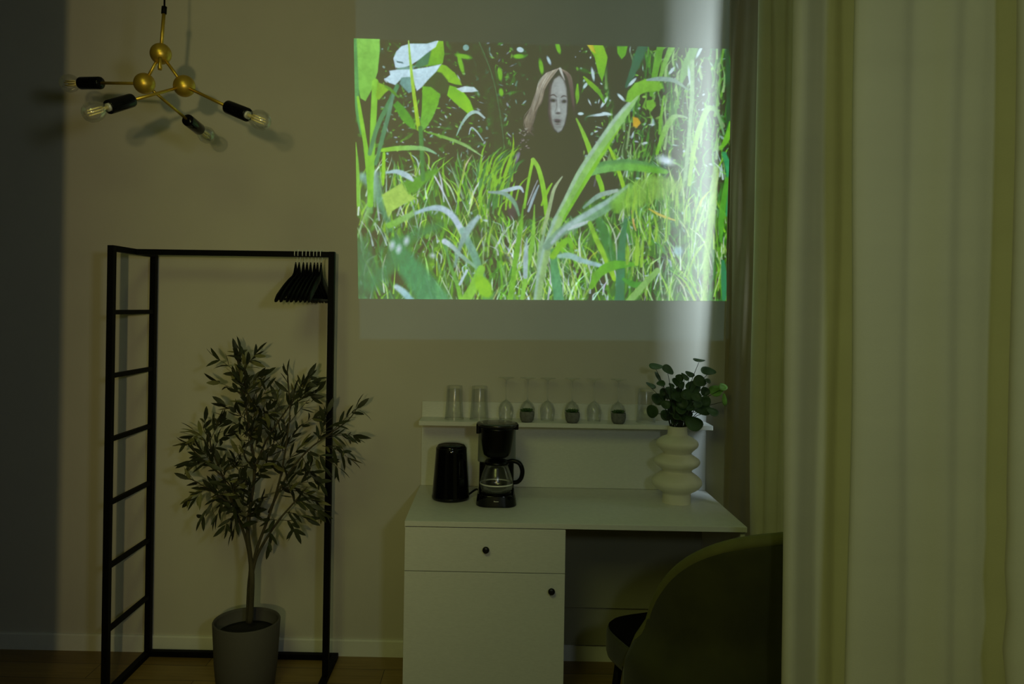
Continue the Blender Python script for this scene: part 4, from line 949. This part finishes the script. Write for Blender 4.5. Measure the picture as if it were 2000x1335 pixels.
def greenery():
    dV = VC.y + 3.4
    root = VC + Vector((0, 0, .24))
    t = thing('leafy_stems', 'bunch of dark stems with round green leaves standing in the cream vase', 'plant', VC + Vector((0, 0, .24)))
    L = [(1281, 716, 13, 5, 0, 0), (1304, 722, 12, 8, .5, 0), (1284, 735, 10, 4, 1.0, 0), (1291, 749, 8, 5, -.1, 0), (1271, 753, 10, 4, .4, 0), (1286, 779, 13, 11, 0, 0), (1275, 803, 9, 13, 0, 0), (1311, 769, 16, 12, .1, 0),
         (1320, 746, 9, 7, .8, 0), (1327, 738, 8, 7, .4, 0), (1337, 736, 9, 5, .7, 0), (1347, 731, 9, 5, .3, 0), (1365, 704, 11, 2.5, .05, 0), (1383, 725, 14, 7, .05, 0), (1366, 744, 12, 11, 0, 0), (1382, 744, 6, 4, .5, 0),
         (1354, 756, 14, 12, 0, 0), (1377, 764, 9, 9, .6, 0), (1398, 763, 13, 10, -.2, 1), (1412, 756, 8, 7, 0, 1), (1414, 780, 7, 12, -.2, 1), (1377, 783, 11, 11, 0, 0), (1372, 799, 16, 11, 0, 0), (1391, 804, 12, 7, .3, 0),
         (1355, 827, 17, 13, .1, 0), (1302, 811, 12, 10, 0, 0), (1348, 793, 12, 9, .1, 0), (1342, 771, 12, 10, 0, 0), (1318, 786, 11, 11, 0, 0), (1311, 753, 6, 4, .5, 0), (1330, 800, 10, 8, 0, 0), (1296, 765, 8, 8, 0, 0), (1336, 815, 9, 7, 0, 0), (1325, 762, 8, 9, .5, 0), (1322, 775, 11, 9, .3, 0), (1333, 787, 10, 11, 0, 0), (1345, 779, 9, 10, .4, 0), (1314, 800, 10, 9, 0, 0), (1341, 806, 11, 9, .2, 0), (1324, 812, 10, 8, 0, 0), (1330, 752, 7, 8, .2, 0), (1360, 775, 10, 9, 0, 0), (1300, 790, 9, 8, 0, 0), (1362, 788, 9, 8, .3, 0), (1318, 822, 8, 6, 0, 0)]
    rnd = random.Random(4); st = bmesh.new(); lf = bmesh.new()
    for i, (px, py, rx, ry, a, mi) in enumerate(L):
        dd = dV + rnd.uniform(-.07, .05)
        c = P(px, py, dd); k = dd / F; rxm, rym = rx * k * .95, ry * k * .95
        rxm *= 1.12; rym *= 1.12
        # tilt the round leaf so its foreshortening is real
        ratio = min(rym / rxm, rxm / rym); til = math.acos(min(1, max(.12, ratio)))
        axis = Vector((1, 0, 0)) if rxm >= rym else Vector((0, 0, 1))
        M_ = Matrix.Rotation(a, 3, 'Y') @ Matrix.Rotation(til * rnd.choice((-1, 1)) if rxm < rym else -til, 3, axis)
        bigr = max(rxm, rym); n = 18; cen = lf.verts.new(c + M_ @ Vector((0, .003, 0)))
        r1 = []; r2 = []
        for q in range(n):
            an = 2 * PI * q / n; rad = bigr * (1 + .05 * math.cos(3 * an + i)); pz = Vector((math.cos(an) * rad, 0, math.sin(an) * rad * .93))
            r1.append(lf.verts.new(c + M_ @ (pz * .55 + Vector((0, .0012, 0))))); r2.append(lf.verts.new(c + M_ @ (pz + Vector((0, -.003 + .0015 * math.sin(2 * an + i), 0)))))
        for q in range(n):
            for f in (lf.faces.new((cen, r1[q], r1[(q + 1) % n])), lf.faces.new((r1[q], r2[q], r2[(q + 1) % n], r1[(q + 1) % n]))): f.smooth = True; f.material_index = mi
        # stem
        bx = VC.x + rnd.uniform(-.02, .02); s0 = Vector((bx, VC.y + rnd.uniform(-.02, .02), VC.z + .255)); s1 = Vector((bx + (c.x - VC.x) * .14, s0.y, VC.z + .31))
        m1 = s1.lerp(c, .55) + Vector(((VC.x - c.x) * .10, 0, .012))
        q = crom([tuple(s0), tuple(s1), tuple(m1), tuple(c + Vector((0, .001, -.3 * bigr)))], 5); tube(st, q, [.0022 - .0012 * j / (len(q) - 1) for j in range(len(q))], 6)
    obj('stems', st, M_stem, t, True); o = obj('leaves', lf, [M_eu, M_eu_lit], t)
    o.modifiers.new('thick', 'SOLIDIFY').thickness = .0008
greenery()

# ------------------------------------------------------------------ chair
def chair():
    f = Vector((-.34, .94, 0)).normalized(); r = Vector((f.y, -f.x, 0))
    cc = D(.675, 2.52, 0)
    t = thing('upholstered_chair', 'dark olive velvet chair with a rounded back, pulled up to the desk', 'chair', cc)
    def V(x, y, z): return cc + r * x + f * y + Vector((0, 0, z))
    def seat_ring(s, z): 
        ring = []
        for k in range(48):
            a = 2 * PI * k / 48; ca, sa = math.cos(a), math.sin(a); e = .34 if sa > 0 else .34 + .66 * min(1, -sa * 2)
            x = .243 * s * math.copysign(abs(ca) ** e, ca); y = (.25 if sa > 0 else .226) * s * math.copysign(abs(sa) ** e, sa)
            ring.append((x, y, z))
        return ring
    def loft(rings, bm):
        vs = [[bm.verts.new(V(*p)) for p in q] for q in rings]
        for a, b in zip(vs, vs[1:]):
            for k in range(len(a)):
                ff = bm.faces.new((a[k], a[(k + 1) % len(a)], b[(k + 1) % len(a)], b[k])); ff.smooth = True
        bm.faces.new(vs[0]); bm.faces.new(vs[-1]); return bm
    obj('seat_base', loft([seat_ring(.93, .36), seat_ring(.985, .368), seat_ring(1.0, .385), seat_ring(1.0, .445), seat_ring(.985, .458)], bmesh.new()), M_velvet, t)
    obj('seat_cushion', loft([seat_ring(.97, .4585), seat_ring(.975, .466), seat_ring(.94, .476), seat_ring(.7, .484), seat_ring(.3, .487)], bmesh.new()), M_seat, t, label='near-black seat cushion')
    # shell back
    n, mz, th = 60, 18, .035; rows_o = []; rows_i = []; bm = bmesh.new()
    PH = math.radians(97)
    for j in range(n + 1):
        u = -1 + 2 * j / n; ph = u * PH
        top = .40 + .482 * (max(0, 1 - abs(u) ** 2.3)) ** .62
        co, ci = [], []
        for i in range(mz + 1):
            z = .345 + (top - .345) * i / mz; lean = .065 * max(0, (z - .40)) / .45
            k_ = min(1, max(0, (.56 - z) / .14)); a, b = .226 + .066 * k_ * k_ * (3 - 2 * k_), .264 + lean + .04 * k_
            co.append((a * math.sin(ph) + .03, -b * math.cos(ph) + .0, z)); ci.append(((a - th) * math.sin(ph) + .03, -(b - th) * math.cos(ph), z - (.004 if i == mz else 0)))
        rows_o.append([bm.verts.new(V(*p)) for p in co]); rows_i.append([bm.verts.new(V(*p)) for p in ci])
    for j in range(n):
        for i in range(mz):
            a = bm.faces.new((rows_o[j][i], rows_o[j + 1][i], rows_o[j + 1][i + 1], rows_o[j][i + 1])); b = bm.faces.new((rows_i[j][i], rows_i[j][i + 1], rows_i[j + 1][i + 1], rows_i[j + 1][i])); a.smooth = b.smooth = True
        bm.faces.new((rows_o[j][mz], rows_o[j + 1][mz], rows_i[j + 1][mz], rows_i[j][mz])); bm.faces.new((rows_o[j][0], rows_i[j][0], rows_i[j + 1][0], rows_o[j + 1][0]))
    for j in (0, n):
        for i in range(mz): bm.faces.new((rows_o[j][i], rows_o[j][i + 1], rows_i[j][i + 1], rows_i[j][i]))
    rim = [(rows_o[j][mz].co + rows_i[j][mz].co) / 2 for j in range(n + 1)]
    bk = obj('backrest', bm, M_velvet, t)
    obj('rim', tube(bmesh.new(), rim, .0195, 12), M_piping, bk, True)
    for sx in (-1, 1):
        for sy in (-1, 1):
            a = V(sx * .185, sy * .185, .365); b = V(sx * .215, sy * .22, 0)
            obj('leg', tube(bmesh.new(), [a, b], [.0145, .0115], 16), M_black, t, True)
chair()
